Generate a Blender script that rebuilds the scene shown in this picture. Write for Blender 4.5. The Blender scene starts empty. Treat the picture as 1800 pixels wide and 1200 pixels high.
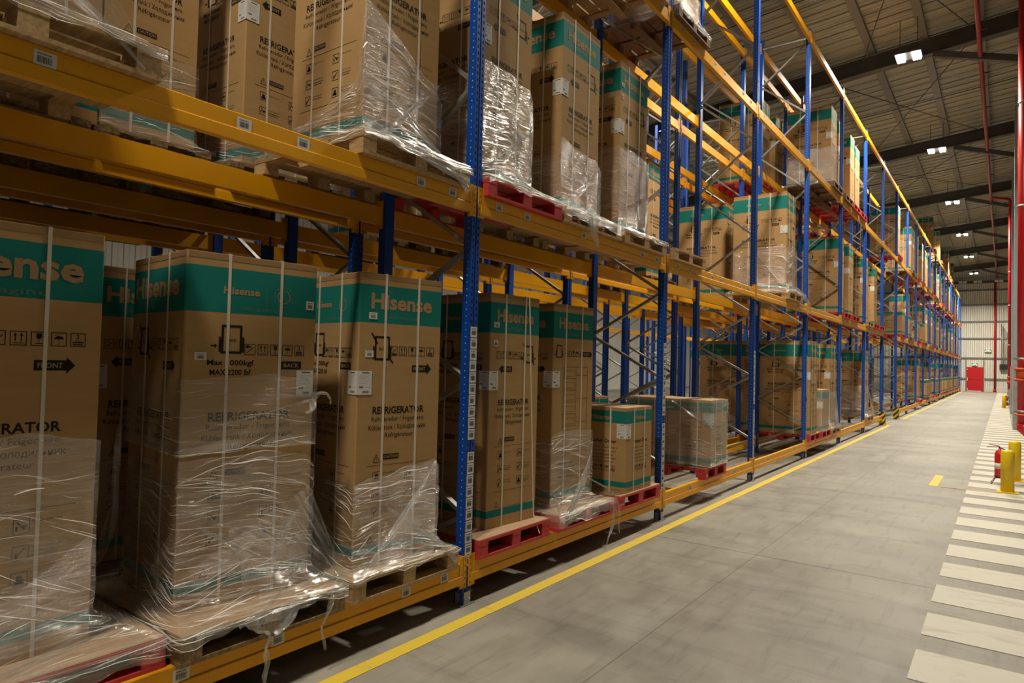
import bpy, bmesh, math, random
from mathutils import Vector, Matrix

S = bpy.context.scene
C = S.collection
PI = math.pi

# ------------------------------------------------------------------ camera
cam_d = bpy.data.cameras.new('camera')
cam = bpy.data.objects.new('camera', cam_d)
C.objects.link(cam)
S.camera = cam
cam_d.sensor_width = 36.0
cam_d.lens = 1170.891 / 1800 * 36
cam_d.clip_end = 200
YAW, PITCH, ROLL = .6363, .0280, .0251
_f = Vector((-math.sin(YAW) * math.cos(PITCH), math.cos(YAW) * math.cos(PITCH), math.sin(PITCH)))
_r = Vector((math.cos(YAW), math.sin(YAW), 0))
_u = _r.cross(_f)
R_ = _r * math.cos(ROLL) + _u * math.sin(ROLL)
U_ = -_r * math.sin(ROLL) + _u * math.cos(ROLL)
cam.matrix_world = Matrix(((R_.x, U_.x, -_f.x, 3.1466), (R_.y, U_.y, -_f.y, -3.7294), (R_.z, U_.z, -_f.z, 1.7885), (0, 0, 0, 1)))

# ------------------------------------------------------------------ world, exposure, lamp list
W = bpy.data.worlds.new('world')
S.world = W
W.use_nodes = True
W.node_tree.nodes['Background'].inputs[0].default_value = (0.9, 0.85, 0.75, 1)
W.node_tree.nodes['Background'].inputs[1].default_value = 0.02
S.view_settings.view_transform = 'Standard'
S.view_settings.look = 'None'
S.view_settings.gamma = 1
S.view_settings.use_curve_mapping = False
S.view_settings.exposure = -0.33

LAMP_COL = (1.0, 0.915, 0.755)
LAMP_POWER = 900.0
LAMP_Z = 10.0
LAMPS_AISLE = [-4.6, 6.9, 16.3, 25.5, 35.0, 44.5, 54.0, 64.0]
LAMPS_BACK = [-2.4, 6.0, 12.5, 25.4, 35.0, 44.5]

P = 3.45                                   # bay pitch
LV = [.306, 3.015, 5.90, 8.49]              # top of the beams, level by level
RK = [0.0, -1.3, -2.6, -3.9]                # front plane of the racks standing one behind another
rnd = random.Random(7)

# ------------------------------------------------------------------ materials
def mat(name, col, rough=.6, metal=0.0, spec=.5):
    m = bpy.data.materials.new(name)
    m.use_nodes = True
    b = m.node_tree.nodes['Principled BSDF']
    b.inputs['Base Color'].default_value = (*col, 1)
    b.inputs['Roughness'].default_value = rough
    b.inputs['Metallic'].default_value = metal
    b.inputs['Specular IOR Level'].default_value = spec
    return m

def nodes(m):
    nt = m.node_tree
    return nt, nt.nodes, nt.links, nt.nodes['Principled BSDF']

def noise(nt, scale, detail=3, rough=.5, vec=None, stretch=None, coord='Object', rot=None, dist=0.0):
    n = nt.nodes.new('ShaderNodeTexNoise')
    n.inputs['Scale'].default_value = scale
    n.inputs['Detail'].default_value = detail
    n.inputs['Roughness'].default_value = rough
    n.inputs['Distortion'].default_value = dist
    if vec is None:
        tc = nt.nodes.new('ShaderNodeTexCoord')
        vec = tc.outputs[coord]
    mp = nt.nodes.new('ShaderNodeMapping')
    nt.links.new(vec, mp.inputs['Vector'])
    if stretch: mp.inputs['Scale'].default_value = stretch
    if rot: mp.inputs['Rotation'].default_value = rot
    nt.links.new(mp.outputs[0], n.inputs['Vector'])
    return n.outputs['Fac']

def ramp(nt, fac, stops):
    r = nt.nodes.new('ShaderNodeValToRGB')
    el = r.color_ramp.elements
    while len(el) < len(stops): el.new(.5)
    for e, (p, c) in zip(el, stops):
        e.position = p
        e.color = (*c, 1) if len(c) == 3 else c
    nt.links.new(fac, r.inputs[0])
    return r.outputs[0]

def varied(name, c1, c2, scale, rough=.6, metal=0.0, stretch=None, lo=.35, hi=.65, bump=0.0, detail=4, spec=.5, rot=None):
    m = mat(name, c1, rough, metal, spec)
    nt, N, L, b = nodes(m)
    f = noise(nt, scale, detail, .6, stretch=stretch, rot=rot)
    L.new(ramp(nt, f, [(lo, c1), (hi, c2)]), b.inputs['Base Color'])
    if bump:
        bp = N.new('ShaderNodeBump')
        bp.inputs['Strength'].default_value = bump
        bp.inputs['Distance'].default_value = .004
        L.new(f, bp.inputs['Height'])
        L.new(bp.outputs[0], b.inputs['Normal'])
    return m

M = {}
M['blue'] = varied('blue_paint', (.002, .046, .28), (.003, .062, .34), 3, .40, lo=.3, hi=.7, spec=.35)
M['blue_dark'] = mat('punched_slot', (.002, .005, .012), .9, spec=.1)
M['orange'] = varied('orange_paint', (.70, .315, .003), (.76, .35, .004), 4, .42, lo=.3, hi=.75, bump=.05, spec=.35)
M['orange_dark'] = mat('orange_groove', (.33, .12, .003), .6)
M['orange_slot'] = mat('bracket_slot', (.05, .02, .003), .9)
M['galv'] = varied('galvanised_steel', (.30, .29, .27), (.42, .41, .39), 9, .38, .7, lo=.3, hi=.7)
M['steel_dark'] = varied('dark_steel', (.045, .045, .043), (.06, .058, .055), 2, .55, 0)
M['purlin'] = mat('purlin_steel', (.17, .165, .145), .55)
M['card'] = varied('cardboard', (.375, .225, .092), (.415, .255, .108), 3, .85, stretch=(1, 1, 6), lo=.3, hi=.7, spec=.15)
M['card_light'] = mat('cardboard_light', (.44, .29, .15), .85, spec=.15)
M['card_dark'] = mat('cardboard_dark', (.30, .18, .08), .85, spec=.15)  # darker brown for the top tape and the edge lip
M['teal'] = mat('teal_print', (.008, .165, .14), .75, spec=.2)
M['ink'] = mat('black_ink', (.012, .010, .008), .75, spec=.2)
M['print_tan'] = mat('unprinted_tan', (.37, .23, .105), .85, spec=.15)
M['print_faint'] = mat('faint_print', (.10, .21, .15), .85, spec=.15)
M['paper'] = mat('white_paper', (.62, .60, .56), .7, spec=.2)
M['grey_print'] = mat('grey_print', (.22, .21, .20), .8)
M['strap'] = mat('white_strap', (.62, .54, .44), .45)
M['wood'] = varied('pale_pallet_wood', (.34, .21, .10), (.50, .34, .17), 5, .85, stretch=(1, 8, 8), bump=.2, spec=.15)
M['wood_old'] = varied('weathered_pallet_wood', (.15, .10, .045), (.30, .20, .10), 6, .9, stretch=(1, 6, 6), bump=.2, spec=.15)
M['ply'] = varied('plywood_sheet', (.34, .215, .12), (.42, .28, .17), 3, .8, stretch=(8, 1, 1), spec=.15)
M['red_wood'] = varied('red_pallet_paint', (.42, .022, .022), (.55, .045, .04), 7, .6, stretch=(1, 4, 4), bump=.15)
M['red_wood_dark'] = varied('dark_wood', (.11, .05, .028), (.20, .10, .05), 7, .8, stretch=(1, 4, 4))
M['red_paint'] = mat('red_pipe_paint', (.50, .006, .012), .35)
M['red_old'] = mat('dull_red_pipe', (.26, .025, .022), .45)
M['clamp'] = mat('orange_red_coupling', (.52, .07, .012), .5)
M['yellow'] = varied('yellow_bollard_paint', (.68, .46, .004), (.74, .52, .01), 6, .4)
M['black'] = mat('black_plastic', (.012, .012, .012), .5)
M['concrete_plinth'] = varied('plinth_concrete', (.26, .25, .235), (.33, .32, .30), 4, .9)
M['column'] = mat('grey_column_paint', (.30, .35, .36), .5)
M['white_sign'] = mat('sign_white', (.75, .78, .74), .5)
M['green_sign'] = mat('sign_green', (.01, .20, .07), .5)
M['door_red'] = mat('door_red', (.50, .004, .010), .5)
M['skin_white'] = mat('white_steel', (.62, .60, .55), .5)

# cardboard gets a faint flute pattern
nt, N, L, b = nodes(M['card'])
bp = N.new('ShaderNodeBump'); bp.inputs['Strength'].default_value = .08; bp.inputs['Distance'].default_value = .002
L.new(noise(nt, 30, 2, .5, stretch=(1, 1, .3)), bp.inputs['Height']); L.new(bp.outputs[0], b.inputs['Normal'])

def emission(name, col, s):
    m = bpy.data.materials.new(name); m.use_nodes = True
    nt = m.node_tree; nt.nodes.clear()
    e = nt.nodes.new('ShaderNodeEmission'); e.inputs[0].default_value = (*col, 1); e.inputs[1].default_value = s
    o = nt.nodes.new('ShaderNodeOutputMaterial'); nt.links.new(e.outputs[0], o.inputs[0])
    return m
M['led'] = emission('lamp_led', (1, .95, .86), 40)

# floor: power-floated concrete with joints, stains and tyre scuffs
m = mat('floor_concrete', (.3, .28, .24), .5); M['floor'] = m
nt, N, L, b = nodes(m)
n1 = noise(nt, .35, 5, .65)
n2 = noise(nt, 3.0, 6, .7, stretch=(1.0, .5, 1))
n3 = noise(nt, 1.1, 5, .7, stretch=(.35, 1.6, 1), dist=.6)
n4 = noise(nt, 14, 3, .6, stretch=(1, .12, 1))
c1 = ramp(nt, n1, [(.3, (.185, .170, .138)), (.7, (.31, .287, .238))])
def mixc(a, bcol, fac, mode='MULTIPLY'):
    x = N.new('ShaderNodeMix'); x.data_type = 'RGBA'; x.blend_type = mode
    if isinstance(fac, float): x.inputs['Factor'].default_value = fac
    else: L.new(fac, x.inputs['Factor'])
    L.new(a, x.inputs[6])
    if hasattr(bcol, 'links'): L.new(bcol, x.inputs[7])
    else: x.inputs[7].default_value = (*bcol, 1)
    return x.outputs[2]
c2 = mixc(c1, ramp(nt, n2, [(.25, (.72, .71, .70)), (.6, (1, 1, 1))]), 0.8)
c3 = mixc(c2, ramp(nt, n3, [(.30, (.58, .57, .56)), (.50, (1, 1, 1))]), 0.8)
c4 = mixc(c3, ramp(nt, n4, [(.30, (.66, .65, .64)), (.46, (1, 1, 1))]), 0.6)
tc = N.new('ShaderNodeTexCoord'); sp = N.new('ShaderNodeSeparateXYZ'); L.new(tc.outputs['Object'], sp.inputs[0])
def joint(out, period, off, w):
    a = N.new('ShaderNodeMath'); a.operation = 'ADD'; L.new(out, a.inputs[0]); a.inputs[1].default_value = off + 1000 * period
    q = N.new('ShaderNodeMath'); q.operation = 'MODULO'; L.new(a.outputs[0], q.inputs[0]); q.inputs[1].default_value = period
    l = N.new('ShaderNodeMath'); l.operation = 'LESS_THAN'; L.new(q.outputs[0], l.inputs[0]); l.inputs[1].default_value = w
    return l.outputs[0]
j1 = joint(sp.outputs['Y'], 5.8, -2.8, .016)
j2 = joint(sp.outputs['X'], 5.8, -1.26, .009)
c5 = mixc(c4, (.28, .26, .24), j1)
c6 = mixc(c5, (.55, .53, .5), j2)
L.new(c6, b.inputs['Base Color'])
L.new(ramp(nt, n2, [(.3, (.42,) * 3), (.7, (.6,) * 3)]), b.inputs['Roughness'])
bp = N.new('ShaderNodeBump'); bp.inputs['Strength'].default_value = .12; bp.inputs['Distance'].default_value = .01
L.new(n2, bp.inputs['Height']); L.new(bp.outputs[0], b.inputs['Normal'])

def worn(name, col, dirt, lo=.33, hi=.5):
    m = mat(name, col, .6)
    nt, N, L, b = nodes(m)
    a = noise(nt, 2.2, 7, .75, stretch=(.7, 2.2, 1), dist=.8)
    L.new(ramp(nt, a, [(lo, dirt), (hi, col)]), b.inputs['Base Color'])
    return m
M['line_white'] = worn('worn_white_floor_paint', (.52, .49, .41), (.36, .335, .275), .30, .46)
M['line_yellow'] = worn('worn_yellow_floor_paint', (.60, .43, .035), (.40, .27, .07), .33, .44)
M['line_tan'] = worn('faded_yellow_paint', (.36, .25, .10), (.27, .235, .18), .38, .6)

def corrugated(name, c1, c2, period, axis, rough=.55, bumpd=.03, use='Object'):
    m = mat(name, c1, rough)
    nt, N, L, b = nodes(m)
    tc = N.new('ShaderNodeTexCoord'); sp = N.new('ShaderNodeSeparateXYZ'); L.new(tc.outputs[use], sp.inputs[0])
    mu = N.new('ShaderNodeMath'); mu.operation = 'MULTIPLY'; L.new(sp.outputs[axis], mu.inputs[0]); mu.inputs[1].default_value = 2 * PI / period
    si = N.new('ShaderNodeMath'); si.operation = 'SINE'; L.new(mu.outputs[0], si.inputs[0])
    cl = N.new('ShaderNodeMath'); cl.operation = 'MULTIPLY_ADD'; L.new(si.outputs[0], cl.inputs[0]); cl.inputs[1].default_value = 1.6; cl.inputs[2].default_value = .5
    cl.use_clamp = True
    bp = N.new('ShaderNodeBump'); bp.inputs['Strength'].default_value = 1; bp.inputs['Distance'].default_value = bumpd
    L.new(cl.outputs[0], bp.inputs['Height']); L.new(bp.outputs[0], b.inputs['Normal'])
    f = noise(nt, .8, 5, .6)
    L.new(ramp(nt, f, [(.35, c1), (.65, c2)]), b.inputs['Base Color'])
    return m
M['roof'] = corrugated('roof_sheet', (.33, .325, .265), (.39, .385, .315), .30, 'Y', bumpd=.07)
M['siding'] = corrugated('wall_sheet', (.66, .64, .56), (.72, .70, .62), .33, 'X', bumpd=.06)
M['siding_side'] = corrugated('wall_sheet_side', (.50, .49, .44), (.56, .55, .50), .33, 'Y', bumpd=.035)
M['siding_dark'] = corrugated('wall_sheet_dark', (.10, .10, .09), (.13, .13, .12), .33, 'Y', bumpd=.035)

# hazard stripes
m = mat('hazard_stripes', (.6, .4, .01), .5); M['hazard'] = m
nt, N, L, b = nodes(m)
tc = N.new('ShaderNodeTexCoord'); sp = N.new('ShaderNodeSeparateXYZ'); L.new(tc.outputs['Object'], sp.inputs[0])
a = N.new('ShaderNodeMath'); a.operation = 'SUBTRACT'; L.new(sp.outputs['Z'], a.inputs[0]); L.new(sp.outputs['Y'], a.inputs[1])
a2 = N.new('ShaderNodeMath'); a2.operation = 'SUBTRACT'; L.new(a.outputs[0], a2.inputs[0]); L.new(sp.outputs['X'], a2.inputs[1])
q = N.new('ShaderNodeMath'); q.operation = 'PINGPONG'; L.new(a2.outputs[0], q.inputs[0]); q.inputs[1].default_value = .09
l = N.new('ShaderNodeMath'); l.operation = 'GREATER_THAN'; L.new(q.outputs[0], l.inputs[0]); l.inputs[1].default_value = .045
mx = N.new('ShaderNodeMix'); mx.data_type = 'RGBA'; L.new(l.outputs[0], mx.inputs['Factor'])
mx.inputs[6].default_value = (.62, .42, .01, 1); mx.inputs[7].default_value = (.015, .015, .015, 1)
L.new(mx.outputs[2], b.inputs['Base Color'])

# stretch film: clear sheet with cloudy streaks that catch the lamps
def film_mat(name, base, gain, sx=1.4, sz=95, slant=.22, gloss=.22, thin=1.0):
    m = bpy.data.materials.new(name); m.use_nodes = True
    nt = m.node_tree; N = nt.nodes; L = nt.links; N.clear()
    out = N.new('ShaderNodeOutputMaterial')
    uv = N.new('ShaderNodeUVMap'); uv.uv_map = 'UVMap'
    def st(scale, detail, stretch, rot, dist=0.0):
        return noise(nt, scale, detail, .62, vec=uv.outputs[0], stretch=stretch, rot=(0, 0, rot), dist=dist)
    def math_(op, a, b_=None, c=None, clamp=False):
        q = N.new('ShaderNodeMath'); q.operation = op; q.use_clamp = clamp
        for i, v in enumerate((a, b_, c)):
            if v is None: continue
            if isinstance(v, (int, float)): q.inputs[i].default_value = v
            else: L.new(v, q.inputs[i])
        return q.outputs[0]
    a = st(1, 4, (sx, sz, 1), slant, .25)
    c = st(1, 3, (sx * .9, sz * .55, 1), -slant * 1.6, .35)
    fine = st(1, 2, (sx * 2.2, sz * 2.4, 1), slant * .5, .1)
    big = st(2.0, 3, (1, 1.5, 1), 0, .8)
    ra = ramp(nt, a, [(.52, (0, 0, 0)), (.70, (1, 1, 1))])
    rc = ramp(nt, c, [(.55, (0, 0, 0)), (.72, (1, 1, 1))])
    rf = ramp(nt, fine, [(.57, (0, 0, 0)), (.66, (.8, .8, .8))])  # very thin white lines, highlights painted into the film
    mxx = math_('MAXIMUM', math_('MAXIMUM', ra, rc), rf)
    rb = ramp(nt, big, [(.32, (.22,) * 3), (.60, (1, 1, 1))])
    fa = math_('MULTIPLY_ADD', math_('MULTIPLY', mxx, rb), gain, base, True)
    tr = N.new('ShaderNodeBsdfTransparent')
    pb = N.new('ShaderNodeBsdfPrincipled')
    pb.inputs['Base Color'].default_value = (.72, .69, .63, 1)
    pb.inputs['Roughness'].default_value = .25
    pb.inputs['Specular IOR Level'].default_value = .9
    bp = N.new('ShaderNodeBump'); bp.inputs['Strength'].default_value = 1.0; bp.inputs['Distance'].default_value = .012
    L.new(math_('ADD', math_('ADD', a, c), math_('MULTIPLY', st(7, 3, (1, 4, 1), .3, .5), .35)), bp.inputs['Height']); L.new(bp.outputs[0], pb.inputs['Normal'])
    mix = N.new('ShaderNodeMixShader')
    L.new(fa, mix.inputs[0]); L.new(tr.outputs[0], mix.inputs[1]); L.new(pb.outputs[0], mix.inputs[2])
    gl = N.new('ShaderNodeBsdfGlossy'); gl.inputs['Roughness'].default_value = .12; gl.inputs['Color'].default_value = (1, 1, 1, 1)
    L.new(bp.outputs[0], gl.inputs['Normal'])
    m2 = N.new('ShaderNodeMixShader'); L.new(math_('MULTIPLY_ADD', rb, gloss, .05), m2.inputs[0])
    L.new(mix.outputs[0], m2.inputs[1]); L.new(gl.outputs[0], m2.inputs[2])
    L.new(m2.outputs[0], out.inputs[0])
    return m
M['film'] = film_mat('stretch_film', .055, .42, gloss=.16)
M['film_thin'] = film_mat('thin_stretch_film', .09, .15, gloss=.05)
M['film_rope'] = film_mat('gathered_stretch_film', .22, .65, 60, 2.5, 0, gloss=.30)
M['film_fan'] = film_mat('fanned_stretch_film', .02, .50, .6, 60, 0, gloss=.02)
M['film_crease_glint'] = mat('film_crease_glint', (.90, .88, .82), .18, 0, 1.0)  # near-white colour, so the crease ribbons read as bright glints

# ------------------------------------------------------------------ mesh builder
class MB:
    def __init__(s):
        s.v = []; s.f = []; s.mi = []; s.uv = {}; s.smooth = set(); s.mats = []
    def m(s, name):
        if name not in s.mats: s.mats.append(name)
        return s.mats.index(name)
    def box(s, x0, x1, y0, y1, z0, z1, mt):
        k = len(s.v); i = s.m(mt)
        s.v += [(x, y, z) for z in (z0, z1) for y in (y0, y1) for x in (x0, x1)]
        for f in ((0, 2, 3, 1), (4, 5, 7, 6), (0, 1, 5, 4), (1, 3, 7, 5), (3, 2, 6, 7), (2, 0, 4, 6)):
            s.f.append(tuple(k + q for q in f)); s.mi.append(i)
    def quad(s, pts, mt):
        k = len(s.v); s.v += [tuple(p) for p in pts]
        s.f.append(tuple(range(k, k + len(pts)))); s.mi.append(s.m(mt))
    def prism(s, poly, z0, z1, mt, axis='z'):
        """closed 2-D outline (counter-clockwise) pushed along an axis"""
        k = len(s.v); n = len(poly); i = s.m(mt)
        for z in (z0, z1):
            for (a, b) in poly:
                s.v.append({'z': (a, b, z), 'y': (a, z, b), 'x': (z, a, b)}[axis])
        for j in range(n):
            q = (j + 1) % n
            s.f.append((k + j, k + q, k + n + q, k + n + j)); s.mi.append(i)
        s.f.append(tuple(k + j for j in reversed(range(n)))); s.mi.append(i)
        s.f.append(tuple(k + n + j for j in range(n))); s.mi.append(i)
    def bar(s, a, b, w, h, mt, up=(0, 0, 1)):
        """rectangular bar from a to b, w across, h along the up side"""
        a = Vector(a); b = Vector(b); d = (b - a).normalized()
        up = Vector(up)
        sd = d.cross(up)
        if sd.length < 1e-4: sd = d.cross(Vector((0, 1, 0)))
        sd.normalize(); u = sd.cross(d).normalized()
        k = len(s.v); i = s.m(mt)
        for p in (a, b):
            for (q, r) in ((-1, -1), (1, -1), (1, 1), (-1, 1)):
                s.v.append(tuple(p + sd * q * w / 2 + u * r * h / 2))
        for f in ((0, 1, 2, 3), (7, 6, 5, 4), (0, 4, 5, 1), (1, 5, 6, 2), (2, 6, 7, 3), (3, 7, 4, 0)):
            s.f.append(tuple(k + q for q in f)); s.mi.append(i)
    def tube(s, pts, r, mt, n=10, cap=True):
        pts = [Vector(p) for p in pts]; k = len(s.v); i = s.m(mt)
        rr = r if isinstance(r, (list, tuple)) else [r] * len(pts)
        ref = Vector((.13, .31, .94))
        for j, p in enumerate(pts):
            d = (pts[min(j + 1, len(pts) - 1)] - pts[max(j - 1, 0)]).normalized()
            sd = d.cross(ref)
            if sd.length < .2: sd = d.cross(Vector((1, 0, 0)))
            sd.normalize(); u = sd.cross(d)
            for q in range(n):
                t = 2 * PI * q / n
                s.v.append(tuple(p + (sd * math.cos(t) + u * math.sin(t)) * rr[j]))
        for j in range(len(pts) - 1):
            for q in range(n):
                a = k + j * n + q; b = k + j * n + (q + 1) % n
                s.smooth.add(len(s.f)); s.f.append((a, b, b + n, a + n)); s.mi.append(i)
        if cap:
            s.f.append(tuple(k + q for q in reversed(range(n)))); s.mi.append(i)
            e = k + (len(pts) - 1) * n
            s.f.append(tuple(e + q for q in range(n))); s.mi.append(i)
    def lathe(s, cx, cy, prof, mt, n=20):
        k = len(s.v); i = s.m(mt)
        for (r, z) in prof:
            for q in range(n):
                t = 2 * PI * q / n
                s.v.append((cx + r * math.cos(t), cy + r * math.sin(t), z))
        for j in range(len(prof) - 1):
            for q in range(n):
                a = k + j * n + q; b = k + j * n + (q + 1) % n
                s.smooth.add(len(s.f)); s.f.append((a, b, b + n, a + n)); s.mi.append(i)
        s.f.append(tuple(k + q for q in reversed(range(n)))); s.mi.append(i)
        e = k + (len(prof) - 1) * n
        s.f.append(tuple(e + q for q in range(n))); s.mi.append(i)
    def mesh(s, name='mesh'):
        me = bpy.data.meshes.new(name)
        me.from_pydata(s.v, [], s.f)
        for q in s.mats: me.materials.append(M[q])
        me.polygons.foreach_set('material_index', s.mi)
        if s.smooth:
            for q in s.smooth: me.polygons[q].use_smooth = True
        me.update()
        return me
    def obj(s, name, parent=None, loc=None):
        return ob(name, s.mesh(name), parent, loc)

def ob(name, data, parent=None, loc=None, rz=0.0):
    o = bpy.data.objects.new(name, data)
    C.objects.link(o)
    if parent: o.parent = parent
    if loc: o.location = loc
    if rz: o.rotation_euler.z = rz
    return o

def tag(o, label, cat, group=None, kind=None):
    o['label'] = label; o['category'] = cat
    if group: o['group'] = group
    if kind: o['kind'] = kind
    return o

def struct(o, label=None, cat=None):
    o['kind'] = 'structure'
    if label: o['label'] = label
    if cat: o['category'] = cat
    return o

def dup(root, loc, rz=0.0):
    r = root.copy(); C.objects.link(r); r.location = loc; r.rotation_euler = (0, 0, rz)
    for ch in root.children:
        c = ch.copy(); C.objects.link(c); c.parent = r
        for g in ch.children:
            d = g.copy(); C.objects.link(d); d.parent = c
    return r

# ------------------------------------------------------------------ lettering (text turned into flat mesh)
_txt = {}
def text_shape(t, bold=0.0):
    key = (t, bold)
    if key not in _txt:
        cu = bpy.data.curves.new('txt', 'FONT')
        cu.body = t; cu.size = 1.0; cu.resolution_u = 2; cu.offset = bold
        o = bpy.data.objects.new('txt', cu); C.objects.link(o)
        me = o.to_mesh()
        vs = [(v.co.x, v.co.y) for v in me.vertices]; fs = [tuple(p.vertices) for p in me.polygons]
        o.to_mesh_clear(); bpy.data.objects.remove(o); bpy.data.curves.remove(cu)
        if not vs: vs = [(0, 0)]
        x0 = min(v[0] for v in vs); x1 = max(v[0] for v in vs); y0 = min(v[1] for v in vs); y1 = max(v[1] for v in vs)
        _txt[key] = (vs, fs, x0, x1, y0, y1)
    return _txt[key]

class Face:
    """a printing surface: origin at the lower-left corner, u across, v up, n out of the face"""
    def __init__(s, mb, o, u, v, w, h, off=.0012):
        s.mb = mb; s.o = Vector(o); s.u = Vector(u).normalized(); s.v = Vector(v).normalized()
        s.n = s.u.cross(s.v); s.w = w; s.h = h; s.off = off
    def p(s, a, b, lift=0):
        return tuple(s.o + s.u * a + s.v * b + s.n * (s.off + lift))
    def poly(s, pts, mt='ink', lift=0):
        s.mb.quad([s.p(a, b, lift) for a, b in pts], mt)
    def rect(s, a0, a1, b0, b1, mt='ink', lift=0):
        s.poly([(a0, b0), (a1, b0), (a1, b1), (a0, b1)], mt, lift)
    def frame(s, a0, a1, b0, b1, t, mt='ink', lift=0):
        s.rect(a0, a1, b0, b0 + t, mt, lift); s.rect(a0, a1, b1 - t, b1, mt, lift)
        s.rect(a0, a0 + t, b0 + t, b1 - t, mt, lift); s.rect(a1 - t, a1, b0 + t, b1 - t, mt, lift)
    def line(s, a, b, t, mt='ink', lift=0):
        d = Vector((b[0] - a[0], b[1] - a[1])).normalized(); q = Vector((-d.y, d.x)) * t / 2
        s.poly([(a[0] - q.x, a[1] - q.y), (b[0] - q.x, b[1] - q.y), (b[0] + q.x, b[1] + q.y), (a[0] + q.x, a[1] + q.y)], mt, lift)
    def text(s, t, a0, b0, width=None, height=None, mt='ink', lift=0, bold=0.0, center=False):
        vs, fs, x0, x1, y0, y1 = text_shape(t, bold)
        sx = width / (x1 - x0) if width else height / (y1 - y0)
        sy = height / (y1 - y0) if height else sx
        if center: a0 -= sx * (x1 - x0) / 2
        k = len(s.mb.v); i = s.mb.m(mt)
        s.mb.v += [s.p(a0 + (x - x0) * sx, b0 + (y - y0) * sy, lift) for x, y in vs]
        for f in fs: s.mb.f.append(tuple(k + q for q in f)); s.mb.mi.append(i)
    def letter(s, ch, ca, cb, size, ang, mt):
        vs, fs, x0, x1, y0, y1 = text_shape(ch)
        k = len(s.mb.v); i = s.mb.m(mt); c, sn = math.cos(ang), math.sin(ang)
        mx, my = (x0 + x1) / 2, (y0 + y1) / 2
        s.mb.v += [s.p(ca + ((x - mx) * c - (y - my) * sn) * size, cb + ((x - mx) * sn + (y - my) * c) * size) for x, y in vs]
        for f in fs: s.mb.f.append(tuple(k + q for q in f)); s.mb.mi.append(i)

# ------------------------------------------------------------------ what is printed on the cartons
def icons(F, a, z, sz=.064, gap=.016, mt='ink'):
    t = .0035
    for i in range(5):
        x = a + i * (sz + gap); F.frame(x, x + sz, z, z + sz, t, mt)
        c = x + sz / 2
        if i == 0:
            F.line((x + .012, z + .012), (x + sz - .010, z + sz * .7), .004, mt); F.text('45°', x + .010, z + sz * .66, height=.012, mt=mt, bold=.02)
        elif i == 1:
            for dx in (-.011, .011):
                F.rect(c + dx - .0022, c + dx + .0022, z + .018, z + .046, mt); F.poly([(c + dx - .007, z + .042), (c + dx + .007, z + .042), (c + dx, z + .055)], mt)
            F.rect(x + .012, x + sz - .012, z + .009, z + .012, mt)
        elif i == 2:
            F.poly([(c - .011, z + .054), (c - .011, z + .038), (c - .004, z + .030), (c + .004, z + .030), (c + .011, z + .038), (c + .011, z + .054)], mt)
            F.rect(c - .0012, c + .0012, z + .013, z + .030, mt); F.rect(c - .013, c + .013, z + .009, z + .012, mt)
        elif i == 3:
            F.poly([(c - .019, z + .032)] + [(c - .019 * math.cos(q * PI / 8), z + .032 + .014 * math.sin(q * PI / 8)) for q in range(1, 8)] + [(c + .019, z + .032)], mt)
            F.rect(c - .001, c + .001, z + .010, z + .034, mt); F.rect(c - .008, c, z + .008, z + .010, mt)
            for q in range(4): F.line((c - .014 + q * .009, z + .050), (c - .011 + q * .009, z + .055), .0015, mt)
        else:
            F.text('3', c - .006, z + .036, height=.019, mt=mt, bold=.02); F.text('max', c - .012, z + .027, width=.024, height=.007, mt=mt)
            F.rect(x + .010, x + sz - .010, z + .017, z + .023, mt); F.rect(x + .010, x + sz - .010, z + .008, z + .013, mt)

def clamp_picto(F, c, z, word, slash=True, s=1.0, mt='ink'):
    w, h = .115 * s, .155 * s
    F.frame(c - w / 2, c + w / 2, z, z + h, .013 * s, mt)
    for sg in (-1, 1):
        x = c + sg * (w / 2 + .007 * s)
        F.poly([(x - .006 * s, z + .012 * s), (x + .006 * s, z + .002 * s), (x + .006 * s, z + .085 * s), (x - .006 * s, z + .095 * s)][::1], mt)
        a0 = c + sg * (w / 2 + .055 * s); a1 = c + sg * (w / 2 + .022 * s)
        F.rect(min(a0, a1), max(a0, a1), z + .037 * s, z + .044 * s, mt)
        F.poly([(a1 + sg * .014 * s, z + .028 * s), (a1, z + .0405 * s), (a1 + sg * .014 * s, z + .053 * s)], mt)
    if slash:
        F.line((c - w / 2 - .025 * s, z + h + .018 * s), (c - w / 2 + .020 * s, z + h - .050 * s), .012 * s, mt)
        F.line((c + w / 2 - .012 * s, z + .030 * s), (c + w / 2 + .028 * s, z - .018 * s), .012 * s, mt)
    if word: F.text(word, c, z + h * .42, width=.052 * s, height=.018 * s, mt=mt, center=True, bold=.01)

def arrow(F, c, z, right=True, word='FRONT', mt='ink'):
    L_, hh = .125, .0225
    sg = 1 if right else -1
    F.rect(c - L_ / 2, c + L_ / 2, z - hh, z + hh, mt)
    if word == 'FRONT':
        F.poly([(c + sg * L_ / 2, z - .038), (c + sg * (L_ / 2 + .036), z), (c + sg * L_ / 2, z + .038)], mt)
    F.text(word, c, z - .012, width=.098, height=.024, mt='print_tan', lift=.0006, center=True, bold=.015)

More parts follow.
